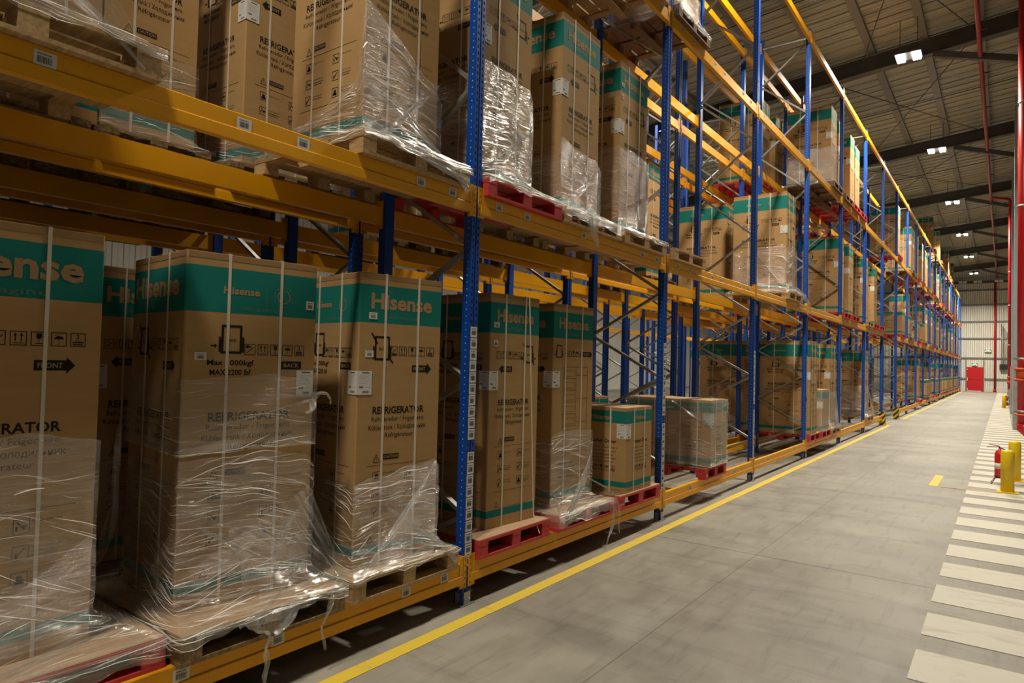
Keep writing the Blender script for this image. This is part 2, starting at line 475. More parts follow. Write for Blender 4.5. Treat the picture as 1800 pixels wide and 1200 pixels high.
def emblem(F, c, z, r, mt='print_tan'):
    segs = 22
    for i in range(segs):
        a0 = PI * 2 * (i + .1) / segs + PI / 2; a1 = a0 + PI * 2 * .86 / segs
        if i == 0 or i == segs - 1: continue
        q = .12 * r
        F.poly([(c + (r - q) * math.cos(a0), z + (r - q) * math.sin(a0)), (c + (r - q) * math.cos(a1), z + (r - q) * math.sin(a1)),
                (c + r * math.cos(a1), z + r * math.sin(a1)), (c + r * math.cos(a0), z + r * math.sin(a0))][::-1], mt)
    s = 'CLUB WORLD CUP 25'
    for i, ch in enumerate(s):
        if ch == ' ': continue
        a = math.radians(205 - i * 230 / (len(s) - 1))
        F.letter(ch, c + r * 1.38 * math.cos(a), z + r * 1.38 * math.sin(a), r * .28, a - PI / 2, mt)
    F.text('FIFA', c, z - r * 1.5, width=r * .55, height=r * .16, mt=mt, center=True)

def instruct(F, w, h, mt='ink'):
    """lower half: product words, caution panel, handling pictograms"""
    c = w * .5
    F.text('REFRIGERATOR', c - w * .32, h * .520, width=w * .62, height=h * .0255, bold=.022, mt=mt)
    F.text('Refrigerador / Frigorífero', c - w * .33, h * .4895, width=w * .63, height=h * .0215, mt=mt)
    F.text('Kühlschrank / Холодильник', c - w * .36, h * .4615, width=w * .69, height=h * .0215, mt=mt)
    F.text('Réfrigérateur', c - w * .17, h * .4335, width=w * .34, height=h * .0215, mt=mt)
    x = w * .20; z = h * .355
    t = .0035; e = .052
    F.line((x, z), (x + e, z), t, mt); F.line((x, z), (x + e / 2, z + e * .95), t, mt); F.line((x + e, z), (x + e / 2, z + e * .95), t, mt)
    F.rect(x + e / 2 - .0015, x + e / 2 + .0015, z + .012, z + .032, mt)
    F.rect(x + .075, x + .20, z + .014, z + .048, mt); F.text('CAUTION', x + .082, z + .021, width=.11, height=.020, mt='print_tan', lift=.0006, bold=.015)
    F.rect(w * .13, w * .90, h * .343, h * .343 + .0025, mt)
    for r in range(3):
        for q, xx in enumerate((w * .20, w * .58)):
            zz = h * (.290 - r * .060); sz = .062
            F.frame(xx, xx + sz, zz, zz + sz, .003, mt)
            if (r + q) % 3 == 0:
                F.rect(xx + .02, xx + .042, zz + .012, zz + .046, mt); F.rect(xx + .012, xx + .05, zz + .012, zz + .026, mt)
            elif (r + q) % 3 == 1:
                F.line((xx + .014, zz + .050), (xx + .044, zz + .018), .006, mt); F.rect(xx + .010, xx + .018, zz + .012, zz + .034, mt); F.rect(xx + .030, xx + .052, zz + .026, zz + .036, mt)
            else:
                F.line((xx + .014, zz + .012), (xx + .046, zz + .050), .006, mt); F.rect(xx + .012, xx + .020, zz + .010, zz + .034, mt)
            words_ = [('Clamp as shown', 1), ('Handle with care', 1), ('When loading and', 3), ('When carrying', 3), ('Do not tilt over', 2), ('Keep upright', 3)][r * 2 + q]
            F.text(words_[0], xx + sz + .010, zz + sz - .018, width=w * .15, height=.010, mt=mt)
            for l_ in range(words_[1] - 1):
                F.rect(xx + sz + .010, xx + sz + .010 + w * (.15 - .02 * l_), zz + sz - .034 - l_ * .014, zz + sz - .030 - l_ * .014, 'grey_brown')
    F.rect(w * .13, w * .90, h * .150, h * .150 + .0025, mt)
    e = .042; x = w * .16; z = h * .085
    F.line((x, z), (x + e, z), .004, mt); F.line((x, z), (x + e / 2, z + e), .004, mt); F.line((x + e, z), (x + e / 2, z + e), .004, mt)
    F.rect(w * .24, w * .80, h * .0795, h * .0795 + .003, 'grey_brown')
M['grey_brown'] = mat('fine_print', (.13, .085, .045), .85, spec=.1)

def logo(F, c, z, wd, ht, tagline=True):
    F.text('Hisense', c, z, width=wd, height=ht, mt='print_tan', bold=.032, center=True)
    if tagline: F.text('reimagine', c, z - ht * .62, width=wd * .55, height=ht * .30, mt='print_faint', center=True)

def paint_face(F, w, h, style):
    if style == 'plain': return
    if style in ('side_r', 'side_l', 'label_l', 'diagram'):
        big = style == 'side_r' and w > .7
        logo(F, w * (.47 if big else .50), h * (.876 if big else .880), w * (.84 if big else .74), h * (.066 if big else .056))
    if style == 'back':
        F.text('Hisense', w * .26, h * .888, width=w * .27, height=h * .022, mt='print_tan', bold=.028)
        F.rect(w * .585, w * .588, h * .855, h * .92, 'print_faint')
        emblem(F, w * .72, h * .893, h * .0215)
        F.text('OFFICIAL PARTNER', w * .55, h * .842, width=w * .30, height=h * .0105, mt='print_faint', center=True)
        clamp_picto(F, w * .33, h * .715, 'Back', False)
        F.text('Max 1000kgf', w * .33, h * .676, width=w * .34, height=h * .021, bold=.02, center=True)
        F.text('MAX 2200 lbf', w * .33, h * .652, width=w * .30, height=h * .0175, bold=.02, center=True)
        icons(F, w * .92 - 5 * .075, h * .712, .062, .013)
        arrow(F, w * .80, h * .683, True, 'BACK')
        instruct(F, w, h)
    elif style == 'side_r':
        clamp_picto(F, w * .27, h * .705, 'Side'); icons(F, w * .93 - 5 * .076, h * .722, .062, .014); arrow(F, w * .73, h * .677, True); instruct(F, w, h)
    elif style == 'side_l':
        clamp_picto(F, w * .78, h * .705, 'Side', True, .95); icons(F, w * .12, h * .722, .060, .012); arrow(F, w * .34, h * .677, False); instruct(F, w, h)
    elif style == 'diagram':
        clamp_picto(F, w * .14, h * .735, '', False, .75); icons(F, w * .28, h * .742, .048, .008); arrow(F, w * .82, h * .756, True, 'FRONT')
        x0, x1, z0, z1 = w * .24, w * .86, h * .26, h * .69
        t = .0045
        F.frame(x0, x1, z0, z1, t, 'grey_brown')
        xm = x0 + (x1 - x0) * .52
        F.rect(xm, xm + t, z0 + .05, z1, 'grey_brown')
        for q in range(1, 7):
            zz = z1 - (z1 - z0) * q / 7.2
            F.rect(x0, xm, zz, zz + t, 'grey_brown')
            if q % 2: F.rect(xm, x1, zz + .03, zz + .03 + t, 'grey_brown')
            F.frame(x0 + .02, xm - .02, zz + .02, zz + .075, .003, 'grey_brown')
        for q in range(5):
            F.rect(w * .16, w * (.52 + .05 * (q % 2)), h * (.205 - q * .022), h * (.205 - q * .022) + .010, 'grey_brown')
    elif style == 'washer':
        F.text('Hisense', w * .52, h * .855, width=w * .42, height=h * .062, mt='print_tan', bold=.028, center=True)
        F.text('Washer Dryer', w * .54, h * .565, width=w * .56, height=h * .058, bold=.022, center=True)
        for q, tx in enumerate(('Lavadora y secadora', 'Máquina de lavar e secar', 'Waschtrockner', 'Стиральная машина', 'Lave-linge séchant')):
            F.text(tx, w * .54, h * (.510 - q * .042), width=w * (.62, .56, .44, .54, .46)[q], height=h * .024, center=True)
        icons(F, w * .54 - .165, h * .245, .056, .010)
        F.rect(w * .08, w * .55, h * .060, h * .060 + .003, 'grey_brown'); F.rect(w * .08, w * .92, h * .030, h * .030 + .003, 'ink')

def carton_mesh(w, d, h, styles, bands, straps_printed=False, wrap_label=None):
    """w along +Y, d along -X from the front; origin at the near lower corner of the front face (x=0,y=0)"""
    mb = MB(); ch = .007
    ring = [(0, ch), (0, w - ch), (-ch, w), (-d + ch, w), (-d, w - ch), (-d, ch), (-d + ch, 0), (-ch, 0)]
    zs = [0] + [q for bnd in bands for q in bnd] + [h]
    k = len(mb.v)
    for z in zs: mb.v += [(x, y, z) for x, y in ring]
    for i in range(len(zs) - 1):
        mt = mb.m('teal' if i % 2 else 'card')
        for j in range(8):
            q = (j + 1) % 8
            mb.f.append((k + i * 8 + j, k + i * 8 + q, k + i * 8 + 8 + q, k + i * 8 + 8 + j)); mb.mi.append(mt)
    e = k + (len(zs) - 1) * 8
    mb.f.append(tuple(e + j for j in range(8))); mb.mi.append(mb.m('card'))
    mb.f.append(tuple(k + j for j in reversed(range(8)))); mb.mi.append(mb.m('card'))
    # top flaps meeting on a taped seam, standing a little proud
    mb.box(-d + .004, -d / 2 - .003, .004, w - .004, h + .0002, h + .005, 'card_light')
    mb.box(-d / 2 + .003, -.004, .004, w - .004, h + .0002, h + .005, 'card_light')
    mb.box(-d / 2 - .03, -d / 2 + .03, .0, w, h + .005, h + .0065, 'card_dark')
    fr = Face(mb, (0, 0, 0), (0, 1, 0), (0, 0, 1), w, h)
    lf = Face(mb, (-d, 0, 0), (1, 0, 0), (0, 0, 1), d, h)
    rt = Face(mb, (0, w, 0), (-1, 0, 0), (0, 0, 1), d, h)
    paint_face(fr, w, h, styles[0]); paint_face(lf, d, h, styles[1]); paint_face(rt, d, h, styles[2] if len(styles) > 2 else 'plain')
    # darker folded lip under the top edge
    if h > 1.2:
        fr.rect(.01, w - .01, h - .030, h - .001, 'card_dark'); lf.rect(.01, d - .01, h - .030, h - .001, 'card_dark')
    if straps_printed:
        for F, ww in ((fr, w), (lf, d)):
            for q in (.3, .7): F.rect(ww * q - .006, ww * q + .006, 0, h, 'strap', .002)
    return mb.mesh('carton')

def strap_mesh(w, d, h, at, across):
    """one loop of strapping around the carton; across=True loops round front, top and back"""
    mb = MB(); t = .0022; s = .008; e = .004
    if across:
        y0, y1 = at - s, at + s
        mb.box(e - .003, e - .003 + t, y0, y1, 0, h + .008, 'strap'); mb.box(-d - e, -d - e + t, y0, y1, 0, h + .008, 'strap')
        mb.box(-d - e, e - .003 + t, y0, y1, h + .0068, h + .009, 'strap')
    else:
        x0, x1 = at - s, at + s
        mb.box(x0, x1, -e + .001, -e + .001 + t, 0, h + .010, 'strap'); mb.box(x0, x1, w + e - t, w + e, 0, h + .010, 'strap')
        mb.box(x0, x1, -e + .001, w + e, h + .009, h + .011, 'strap')
    return mb.mesh('strap')

def bars(F, a0, a1, b0, b1, seed, mt='ink', lift=.0003):
    r = random.Random(seed); x = a0
    while x < a1:
        t = r.choice((.0012, .002, .003)) * (a1 - a0) / .05
        F.rect(x, min(x + t, a1), b0, b1, mt, lift); x += t + r.choice((.0012, .002)) * (a1 - a0) / .05

def sheet_label_mesh(s=1.0, wrap=True):
    """A5 shipping sheet folded around the near vertical edge of the carton"""
    mb = MB(); off = .0035; w = .105 * s; hh = .15 * s
    for F, x in ((Face(mb, (0, 0, 0), (0, 1, 0), (0, 0, 1), w, hh, off), 0), (Face(mb, (-w, 0, 0), (1, 0, 0), (0, 0, 1), w, hh, off), 1)):
        if x and not wrap: continue
        F.rect(0, w + off, 0, hh, 'paper') if x else F.rect(-off, w, 0, hh, 'paper')
        F.rect(w * .30, w * .80, hh * .90, hh * .94, 'ink', .0004)
        for q in range(6): F.rect(w * .10, w * (.85 - .1 * (q % 3)), hh * (.80 - q * .065), hh * (.80 - q * .065) + .0012, 'grey_print', .0004)
        bars(F, w * .12, w * .40, hh * .27, hh * .36, 3); F.rect(w * .60, w * .90, hh * .31, hh * .322, 'grey_print', .0004)
        bars(F, w * .35, w * .80, hh * .07, hh * .16, 5)
    return mb.mesh('shipping_label')

def sticker_mesh(w, hh, seed=1):
    mb = MB(); F = Face(mb, (0, 0, 0), (0, 1, 0), (0, 0, 1), w, hh, .003)
    F.rect(0, w, 0, hh, 'paper'); bars(F, w * .2, w * .8, hh * .15, hh * .6, seed); F.rect(w * .15, w * .8, hh * .72, hh * .82, 'grey_print', .0004)
    return mb.mesh('sticker')

HB = 1.865
BANDS = [(.062 * HB, .0885 * HB)] and [(.045 * HB, .076 * HB), (.832 * HB, .963 * HB)]
LABEL_SHEET = sheet_label_mesh(); LABEL_SHEET_FLAT = sheet_label_mesh(1.0, False)
STICK = sticker_mesh(.062, .042, 4); STICK2 = sticker_mesh(.05, .05, 9)

_carton_cache = {}
def carton(name, X, Y, z, w, d, h, styles, label, cat='carton', group=None, rz=0.0, straps=True, sheet=True, sticks=(), bands=None, printed=False, sheet_z=.625, sheet_flat=False):
    """front face plane at X, near edge at Y"""
    key = (w, d, h, styles, printed)
    if key not in _carton_cache: _carton_cache[key] = carton_mesh(w, d, h, styles, bands or BANDS, printed)
    o = ob(name, _carton_cache[key], None, (X, Y, z), rz)
    tag(o, label, cat, group)
    if straps:
        for q in (.30, .70):
            k2 = ('s', w, d, h, q, 1)
            if k2 not in _carton_cache: _carton_cache[k2] = strap_mesh(w, d, h, w * q, True); _carton_cache[('s', w, d, h, q, 0)] = strap_mesh(w, d, h, -d * q, False)
            ob('strap', _carton_cache[k2], o); ob('strap', _carton_cache[('s', w, d, h, q, 0)], o)
    if sheet:
        ob('shipping_label', LABEL_SHEET_FLAT if sheet_flat else LABEL_SHEET, o, (0, 0 if not sheet_flat else w - .115, h * sheet_z - .07))
    for (me, a, b) in sticks: ob('barcode_sticker', me, o, (0, a, b))
    return o

# ------------------------------------------------------------------ building shell
def roof_z(x): return 11.35 + .10 * (x - 2)
XL, XR, YB, YF = -18.0, 4.6, -9.0, 71.0
mb = MB(); mb.box(XL - .3, XR + .3, YB - .3, YF + .3, -.2, 0, 'floor'); struct(mb.obj('floor'), 'grey power-floated concrete warehouse floor', 'floor')
mb = MB()
mb.prism([(XL - .3, roof_z(XL - .3)), (XR + .3, roof_z(XR + .3)), (XR + .3, roof_z(XR + .3) + .1), (XL - .3, roof_z(XL - .3) + .1)], YB - .3, YF + .3, 'roof', 'y')
y_ = YB + .2
while y_ < YF:
    for x0, x1 in ((-9.5, XR),):
        mb.prism([(x0, roof_z(x0) - .028), (x1, roof_z(x1) - .028), (x1, roof_z(x1) + .01), (x0, roof_z(x0) + .01)], y_, y_ + .07, 'roof', 'y')
    y_ += .50
struct(mb.obj('ceiling'), 'beige corrugated roof sheeting', 'ceiling')
def wall_box(name, a, mt, label):
    mb = MB(); mb.box(*a, mt); return struct(mb.obj(name), label, 'wall')
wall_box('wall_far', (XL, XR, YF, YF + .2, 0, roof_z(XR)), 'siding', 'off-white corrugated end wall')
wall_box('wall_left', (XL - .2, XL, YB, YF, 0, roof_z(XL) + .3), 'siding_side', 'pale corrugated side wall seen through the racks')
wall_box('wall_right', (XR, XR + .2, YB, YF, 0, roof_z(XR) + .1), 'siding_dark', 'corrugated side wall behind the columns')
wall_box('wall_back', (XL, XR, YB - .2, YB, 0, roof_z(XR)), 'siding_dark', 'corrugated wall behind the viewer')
# girts on the end wall
mb = MB()
for z in (1.15, 3.05, 4.85, 6.40, 7.95, 9.3): mb.box(XL + .02, XR - .02, YF - .09, YF - .001, z - .07, z + .07, 'purlin')
mb.box(XL + .02, XR - .02, YF - .05, YF - .001, 0, .42, 'paper')
struct(mb.obj('trim_1'), 'horizontal girts across the end wall', 'trim')
# dark upper wall lining and purlins
mb = MB()
for x in [q * 1.30 - 16.9 for q in range(17)]:
    zt = roof_z(x) - .01
    mb.box(x - .10, x - .04, YB + .02, YF - .1, zt - .10, zt, 'purlin'); mb.box(x + .04, x + .10, YB + .02, YF - .1, zt - .10, zt, 'purlin')
    mb.box(x - .10, x + .10, YB + .02, YF - .1, zt - .115, zt - .10, 'purlin')
struct(mb.obj('trim_2'), 'steel roof purlins running down the hall', 'trim')

RAFTERS = [-1.0, 8.4, 17.9, 27.4, 37.0, 46.6, 56.2, 65.8]
for i, y in enumerate(RAFTERS):
    mb = MB()
    for x0, x1 in ((XL + .05, XR - .05),):
        for dz, hh, ww in ((-.68, .03, .26), (-.25, .03, .26)):
            mb.bar((x0, y, roof_z(x0) + dz), (x1, y, roof_z(x1) + dz), ww, hh, 'steel_dark', (0, 0, 1))
        mb.bar((x0, y, roof_z(x0) - .465), (x1, y, roof_z(x1) - .465), .025, .43, 'steel_dark', (0, 0, 1))
    o = mb.obj('roof_rafter', None)
    tag(o, ['dark steel roof rafter above the viewer', 'dark roof rafter above the second bay from the near end', 'nearest dark roof rafter that shows whole, just beyond the large bright lamp', 'dark roof rafter beyond the second bright lamp',
            'dark roof rafter beyond the third lamp', 'dark roof rafter beyond the fourth lamp', 'dark roof rafter beyond the fifth lamp', 'dark roof rafter closest to the end wall'][i], 'roof beam', 'dark steel rafters under the roof', 'structure')
    # sloping stay from rafter down to the wall column
    mb = MB(); mb.bar((1.55, y - .16, roof_z(1.5) - .75), (3.9, y - .16, roof_z(3.9) - 1.75), .16, .17, 'steel_dark')
    o = mb.obj('knee_brace')
    tag(o, 'dark steel stay sloping down from the %s rafter towards the columns' % ['first', 'second', 'third', 'fourth', 'fifth', 'sixth', 'seventh', 'eighth'][i], 'brace', 'stays between rafters and columns', 'structure')
    if i >= 3:
        yc = y - 4.0
        mb = MB()
        mb.box(3.41, 3.68, yc - .35, yc + .35, 2.05, roof_z(3.4) - .7, 'column')
        mb.box(3.385, 3.80, yc - .9, yc + 1.1, 0, 2.05, 'concrete_plinth')
        o = mb.obj('steel_column'); tag(o, 'grey steel column on a concrete plinth, %s one along the walkway' % ['', '', '', 'nearest', 'second', 'third', 'fourth', 'fifth'][i], 'column', 'columns along the walkway', 'structure')
# wind-bracing rods
rods = [((-.2, 8.6, 10.75), (2.5, 17.7, 10.95)), ((2.5, 8.6, 10.95), (-.2, 17.7, 10.75)), ((-1.4, 18.1, 10.6), (2.5, 27.2, 11.0)), ((2.5, 18.1, 11.0), (-1.4, 27.2, 10.6)),
        ((-2.6, 27.6, 10.5), (2.6, 36.8, 11.0)), ((2.6, 27.6, 11.0), (-2.6, 36.8, 10.5)), ((-4, 13.3, 10.45), (4.4, 13.3, 11.3)), ((-4, 22.6, 10.45), (4.4, 22.6, 11.3)), ((-4, 32.2, 10.45), (4.4, 32.2, 11.3)), ((-4, 41.8, 10.45), (4.4, 41.8, 11.3))]
for i, (a, b_) in enumerate(rods):
    mb = MB(); mb.tube([a, b_], .014, 'steel_dark', 6)
    o = mb.obj('bracing_rod'); tag(o, 'thin dark tie rod stretched under the roof sheets', 'tie rod', 'tie rods under the roof', 'structure')

# the door in the end wall
mb = MB(); mb.box(.38, 1.64, YF - .10, YF - .0, 0.0, 2.22, 'door_red'); dr = mb.obj('door_1'); struct(dr, 'red double door in the end wall', 'door')
mb = MB(); mb.box(.47, 1.56, YF - .13, YF - .10, .06, 1.02, 'door_red'); mb.box(.47, 1.56, YF - .13, YF - .10, 1.08, 2.1, 'door_red'); mb.obj('door_panel', dr)
mb = MB(); mb.box(.42, .46, YF - .14, YF - .13, .1, .3, 'white_sign'); mb.box(.42, .46, YF - .14, YF - .13, .95, 1.25, 'white_sign'); mb.box(.42, .46, YF - .14, YF - .13, 1.95, 2.05, 'white_sign'); mb.box(.42, 1.5, YF - .14, YF - .13, .0, .05, 'white_sign'); mb.obj('hinge', dr)
mb = MB(); mb.box(.30, .38, YF - .12, YF, 0, 2.95, 'purlin'); mb.box(1.64, 1.72, YF - .12, YF, 0, 2.95, 'purlin'); mb.obj('door_frame', dr)
def exit_sign(x, z, label, w=.44):
    mb = MB(); mb.box(x - w / 2, x + w / 2, YF - .16, YF - .001, z - .13, z + .13, 'white_sign')
    F = Face(mb, (x - w / 2, YF - .16, z - .13), (1, 0, 0), (0, 0, 1), w, .26)
    F.frame(0, w, 0, .26, .02, 'green_sign'); F.rect(.02, .10, .16, .24, 'green_sign'); F.rect(w - .10, w - .02, .16, .24, 'green_sign'); F.rect(w * .3, w * .7, .02, .06, 'green_sign')
    tag(mb.obj('exit_sign'), label, 'sign')
exit_sign(1.98, 3.72, 'larger green and white exit sign on the end wall beside the riser pipe', .5)
exit_sign(1.0, 2.45, 'small green and white exit sign right above the red door')
mb = MB(); mb.box(2.85, 3.45, YF - .35, YF - .02, 2.05, 2.52, 'black')
o = mb.obj('electrical_box'); tag(o, 'black electrical box on the end wall with conduits above it', 'box')
for q in range(5):
    mb = MB(); mb.tube([(2.95 + q * .11, YF - .12, 2.5), (2.95 + q * .11, YF - .12, 6.2 - .2 * q)], .018, 'galv', 6); mb.obj('conduit', o)
mb = MB(); mb.tube([(2.50, YF - .18, 0.05), (2.50, YF - .18, 10.2)], .085, 'red_paint', 12); mb.tube([(2.50, YF - .18, 0.02), (2.50, YF - .18, .25)], .12, 'red_paint', 12)
tag(mb.obj('riser_pipe'), 'red riser pipe standing against the end wall right of the door', 'pipe')
mb = MB(); mb.box(-1.5, XR - .05, YF - .40, YF - .10, 9.93, 10.12, 'steel_dark'); mb.tube([(-1.5, YF - .2, 10.45), (XR - .05, YF - .2, 10.5)], .03, 'galv', 6)
struct(mb.obj('trim_3'), 'dark steel rail high across the end wall', 'trim')
for i, x in enumerate((.07, 1.2, 2.77)):
    mb = MB()
    for s_ in (-.17, .17): mb.box(x + s_ - .14, x + s_ + .14, YF - .55, YF - .401, 9.95, 10.15, 'white_sign')
    tag(mb.obj('bulkhead_light'), ['unlit twin bulkhead light on the rail nearest the rack end', 'unlit twin bulkhead light in the middle of the rail', 'unlit twin bulkhead light on the rail beside the red riser'][i], 'light', 'unlit twin lights on the end wall rail')

# ------------------------------------------------------------------ floor markings
mb = MB()
y = 1.624 - .81 * 9
while y < YF - 1:
    x1 = 3.36 if y > 22 else (3.62 if y > 19.5 else 4.45)
    mb.box(2.70, x1, y, y + .505, .0005, .004, 'line_white'); y += .81
struct(mb.obj('floor_marking'), 'white zebra walkway painted across the floor', 'floor marking')
mb = MB(); mb.box(.14, .245, -8, 20.9, .0005, .0035, 'line_yellow'); struct(mb.obj('floor_marking'), 'long yellow floor line beside the near racks', 'floor marking')
mb = MB(); mb.box(.14, .245, 24.4, 69.5, .0005, .0035, 'line_yellow'); struct(mb.obj('floor_marking'), 'yellow floor line beside the racks beyond the tunnel', 'floor marking')
mb = MB(); mb.box(2.21, 2.33, 8.56, 9.86, .0005, .0035, 'line_yellow'); struct(mb.obj('floor_marking'), 'short yellow dash alone in the aisle', 'floor marking')
mb = MB(); mb.box(2.38, 3.14, 8.52, 8.62, .0041, .0055, 'line_tan'); struct(mb.obj('floor_marking'), 'faded tan line leading to the front bollard', 'floor marking')

# ------------------------------------------------------------------ lamps
def lamp(x, y, z, label, power, group, near=True):
    root = ob('high_bay_light', None, None, (x, y, z)); tag(root, label, 'lamp', group)
    mb = MB(); mb.box(-.30, .30, -.26, .26, .05, .12, 'steel_dark'); mb.box(-.10, .10, -.08, .08, .12, .20, 'steel_dark'); mb.obj('housing', root)
    for sx in (-1, 1):
        for sy in (-1, 1):
            mb = MB(); mb.box(sx * .18 - .09, sx * .18 + .09, sy * .13 - .10, sy * .13 + .10, .0, .048, 'led'); mb.obj('led_panel', root)
    for sx in (-1, 1):
        mb = MB(); mb.tube([(sx * .2, 0, .12), (sx * .2, 0, roof_z(x) - z - .2)], .010, 'steel_dark', 6); mb.obj('suspension_rod', root)
    ld = bpy.data.lights.new('lamp_light', 'AREA'); ld.shape = 'RECTANGLE'; ld.size = .55; ld.size_y = .45
    ld.energy = power; ld.color = LAMP_COL; ld.spread = math.radians(150)
    lo = bpy.data.objects.new('lamp_light', ld); C.objects.link(lo); lo.parent = root; lo.location = (0, 0, -.02)
ordn = ['first', 'second', 'third', 'fourth', 'fifth', 'sixth', 'seventh', 'eighth', 'ninth', 'tenth', 'eleventh', 'twelfth', 'thirteenth', 'fourteenth', 'fifteenth', 'sixteenth', 'seventeenth', 'eighteenth', 'nineteenth', 'twentieth', 'twenty-first', 'twenty-second']
for i, y in enumerate(LAMPS_AISLE):
    lab = ['lamp hung over the aisle behind the viewer', 'lamp over the aisle above the viewer, ahead of the first rafter', 'largest glaring four-panel lamp hung over the aisle', 'second glaring lamp down the aisle, just beyond the largest',
           'third glowing lamp down the aisle', 'fourth glowing lamp down the aisle', 'fifth glowing lamp down the aisle', 'smallest glowing lamp, in front of the end wall'][i]
    lamp(1.1, y, LAMP_Z, lab, LAMP_POWER * (.75 if y < 0 else .97 if y < 10 else 1.9 if y > 60 else 1.1), 'high bay lamps over the aisle')
for i, y in enumerate(LAMPS_BACK):
    lamp(-6.5, y, LAMP_Z, 'high bay lamp over the hidden aisle behind the racks, %s along it' % ordn[i], LAMP_POWER * (.10 if y < 0 else .35 if y < 10 else .9), 'high bay lamps behind the racks')

# ------------------------------------------------------------------ pallet racking
PW, PD = .095, .075                        # upright face width and depth
PH = 8.60
def post_mesh():
    mb = MB()
    # outline in x (depth, front at 0) and y: front web with a pressed groove
    poly = [(0, 0), (0, .036), (-.008, .041), (-.008, .054), (0, .059), (0, PW), (-PD, PW), (-PD, 0)]
    mb.prism(poly[::-1], 0, PH, 'blue')
    z = .10
    while z < PH - .05:
        for y0 in (.014, .068):
            s = 1 if y0 < .05 else -1
            mb.quad([(.0006, y0, z + .004), (.0006, y0 + .012, z), (.0006, y0 + .010, z + .022), (.0006, y0 + .002, z + .026)], 'blue_dark')
        mb.quad([(-.036, -.0006, z), (-.030, -.0006, z), (-.030, -.0006, z + .008), (-.036, -.0006, z + .008)], 'paper')  # white square painted for light showing through the side hole
        z += .05
    return mb.mesh('post')
POST = post_mesh()
mb = MB(); mb.box(-.10, .02, -.03, .12, 0, .008, 'galv'); mb.box(.001, .006, .012, .083, .008, .095, 'galv'); mb.box(.006, .014, .02, .03, .04, .05, 'paper'); mb.box(.006, .014, .062, .072, .04, .05, 'paper')
mb.box(-.06, -.02, -.006, -.001, .008, .09, 'galv')
FOOT = mb.mesh('foot_plate')
FN = [.65, 1.63, 2.62, 3.85, 5.37, 6.90, 8.35]
RN = [1.14, 2.12, 3.22, 4.60, 6.12, 7.62]
def brace_mesh(a, b_):
    mb = MB(); mb.bar((-.04, .048, a), (-.96, .048, b_), .030, .045, 'galv', (0, 1, 0)); return mb.mesh('brace')
BR = []
for i in range(6):
    BR.append(brace_mesh(FN[i], RN[i])); 
    m_ = MB(); m_.bar((-.96, .048, RN[i]), (-.04, .048, FN[i + 1]), .030, .045, 'galv', (0, 1, 0)); BR.append(m_.mesh('brace'))
m_ = MB(); m_.bar((-.96, .048, .22), (-.04, .048, FN[0] - .02), .030, .045, 'galv', (0, 1, 0)); BR.append(m_.mesh('brace'))
m_ = MB(); m_.bar((-.96, .048, 8.42), (-.04, .048, 8.42), .030, .04, 'galv', (0, 1, 0)); BR.append(m_.mesh('brace'))

RACKN = ['aisle-side rack', 'second rack row back', 'third rack row back', 'fourth rack row back', 'rack across the hidden aisle']
TIER = ['lowest', 'second', 'third', 'top']
LBL_POST = []
def post_label_mesh(seed):
    mb = MB(); F = Face(mb, (0, 0, 0), (0, 1, 0), (0, 0, 1), .075, .078, .002)
    r = random.Random(seed); F.rect(0, .075, 0, .078, 'paper'); bars(F, .014, .062, .016, .050, seed); F.rect(.012, .064, .058, .066, 'grey_print', .0004)
    return mb.mesh('barcode_label')
POSTLAB = [post_label_mesh(q) for q in range(4)]

frame_proto = None
def frame_at(X, k, rack, labels=0):
    global frame_proto
    if frame_proto is None:
        r = ob('rack_upright_frame', None, None, (X, k * P, 0))
        ob('post', POST, r); o = ob('post', POST, r, (-1.0, PW, 0)); o.rotation_euler.z = PI
        ob('foot_plate', FOOT, r); o = ob('foot_plate', FOOT, r, (-1.0, PW, 0)); o.rotation_euler.z = PI
        for b_ in BR: ob('brace', b_, r)
        frame_proto = r
    else: r = dup(frame_proto, (X, k * P, 0))
    n = ordn[k + 1]
    tag(r, 'blue braced upright frame, %s from near end, %s' % (n, RACKN[rack]), 'rack frame', 'blue upright frames of the pallet racking')
    return r
NEAR = {0: 21, 1: 10, 2: 8, 3: 8, 4: 12}
frames = {}
for rack, X in enumerate(RK):
    for k in range(-1, NEAR[rack]): frames[(rack, k)] = frame_at(X, k, rack)
for k in range(-1, NEAR[4]): frames[(4, k)] = frame_at(-8.2, k, 4)
# barcode strips stuck down the aisle posts
for k in range(0, 6):
    z = 2.03; q = 0
    while z > .36:
        if not (1.16 < z < 1.22):
            o = ob('barcode_label', POSTLAB[q % 4], frames[(0, k)], (0.0, .013 + rnd.uniform(-.002, .002), z - .08)); o.rotation_euler.x = rnd.uniform(-.02, .02)
        z -= .0835; q += 1

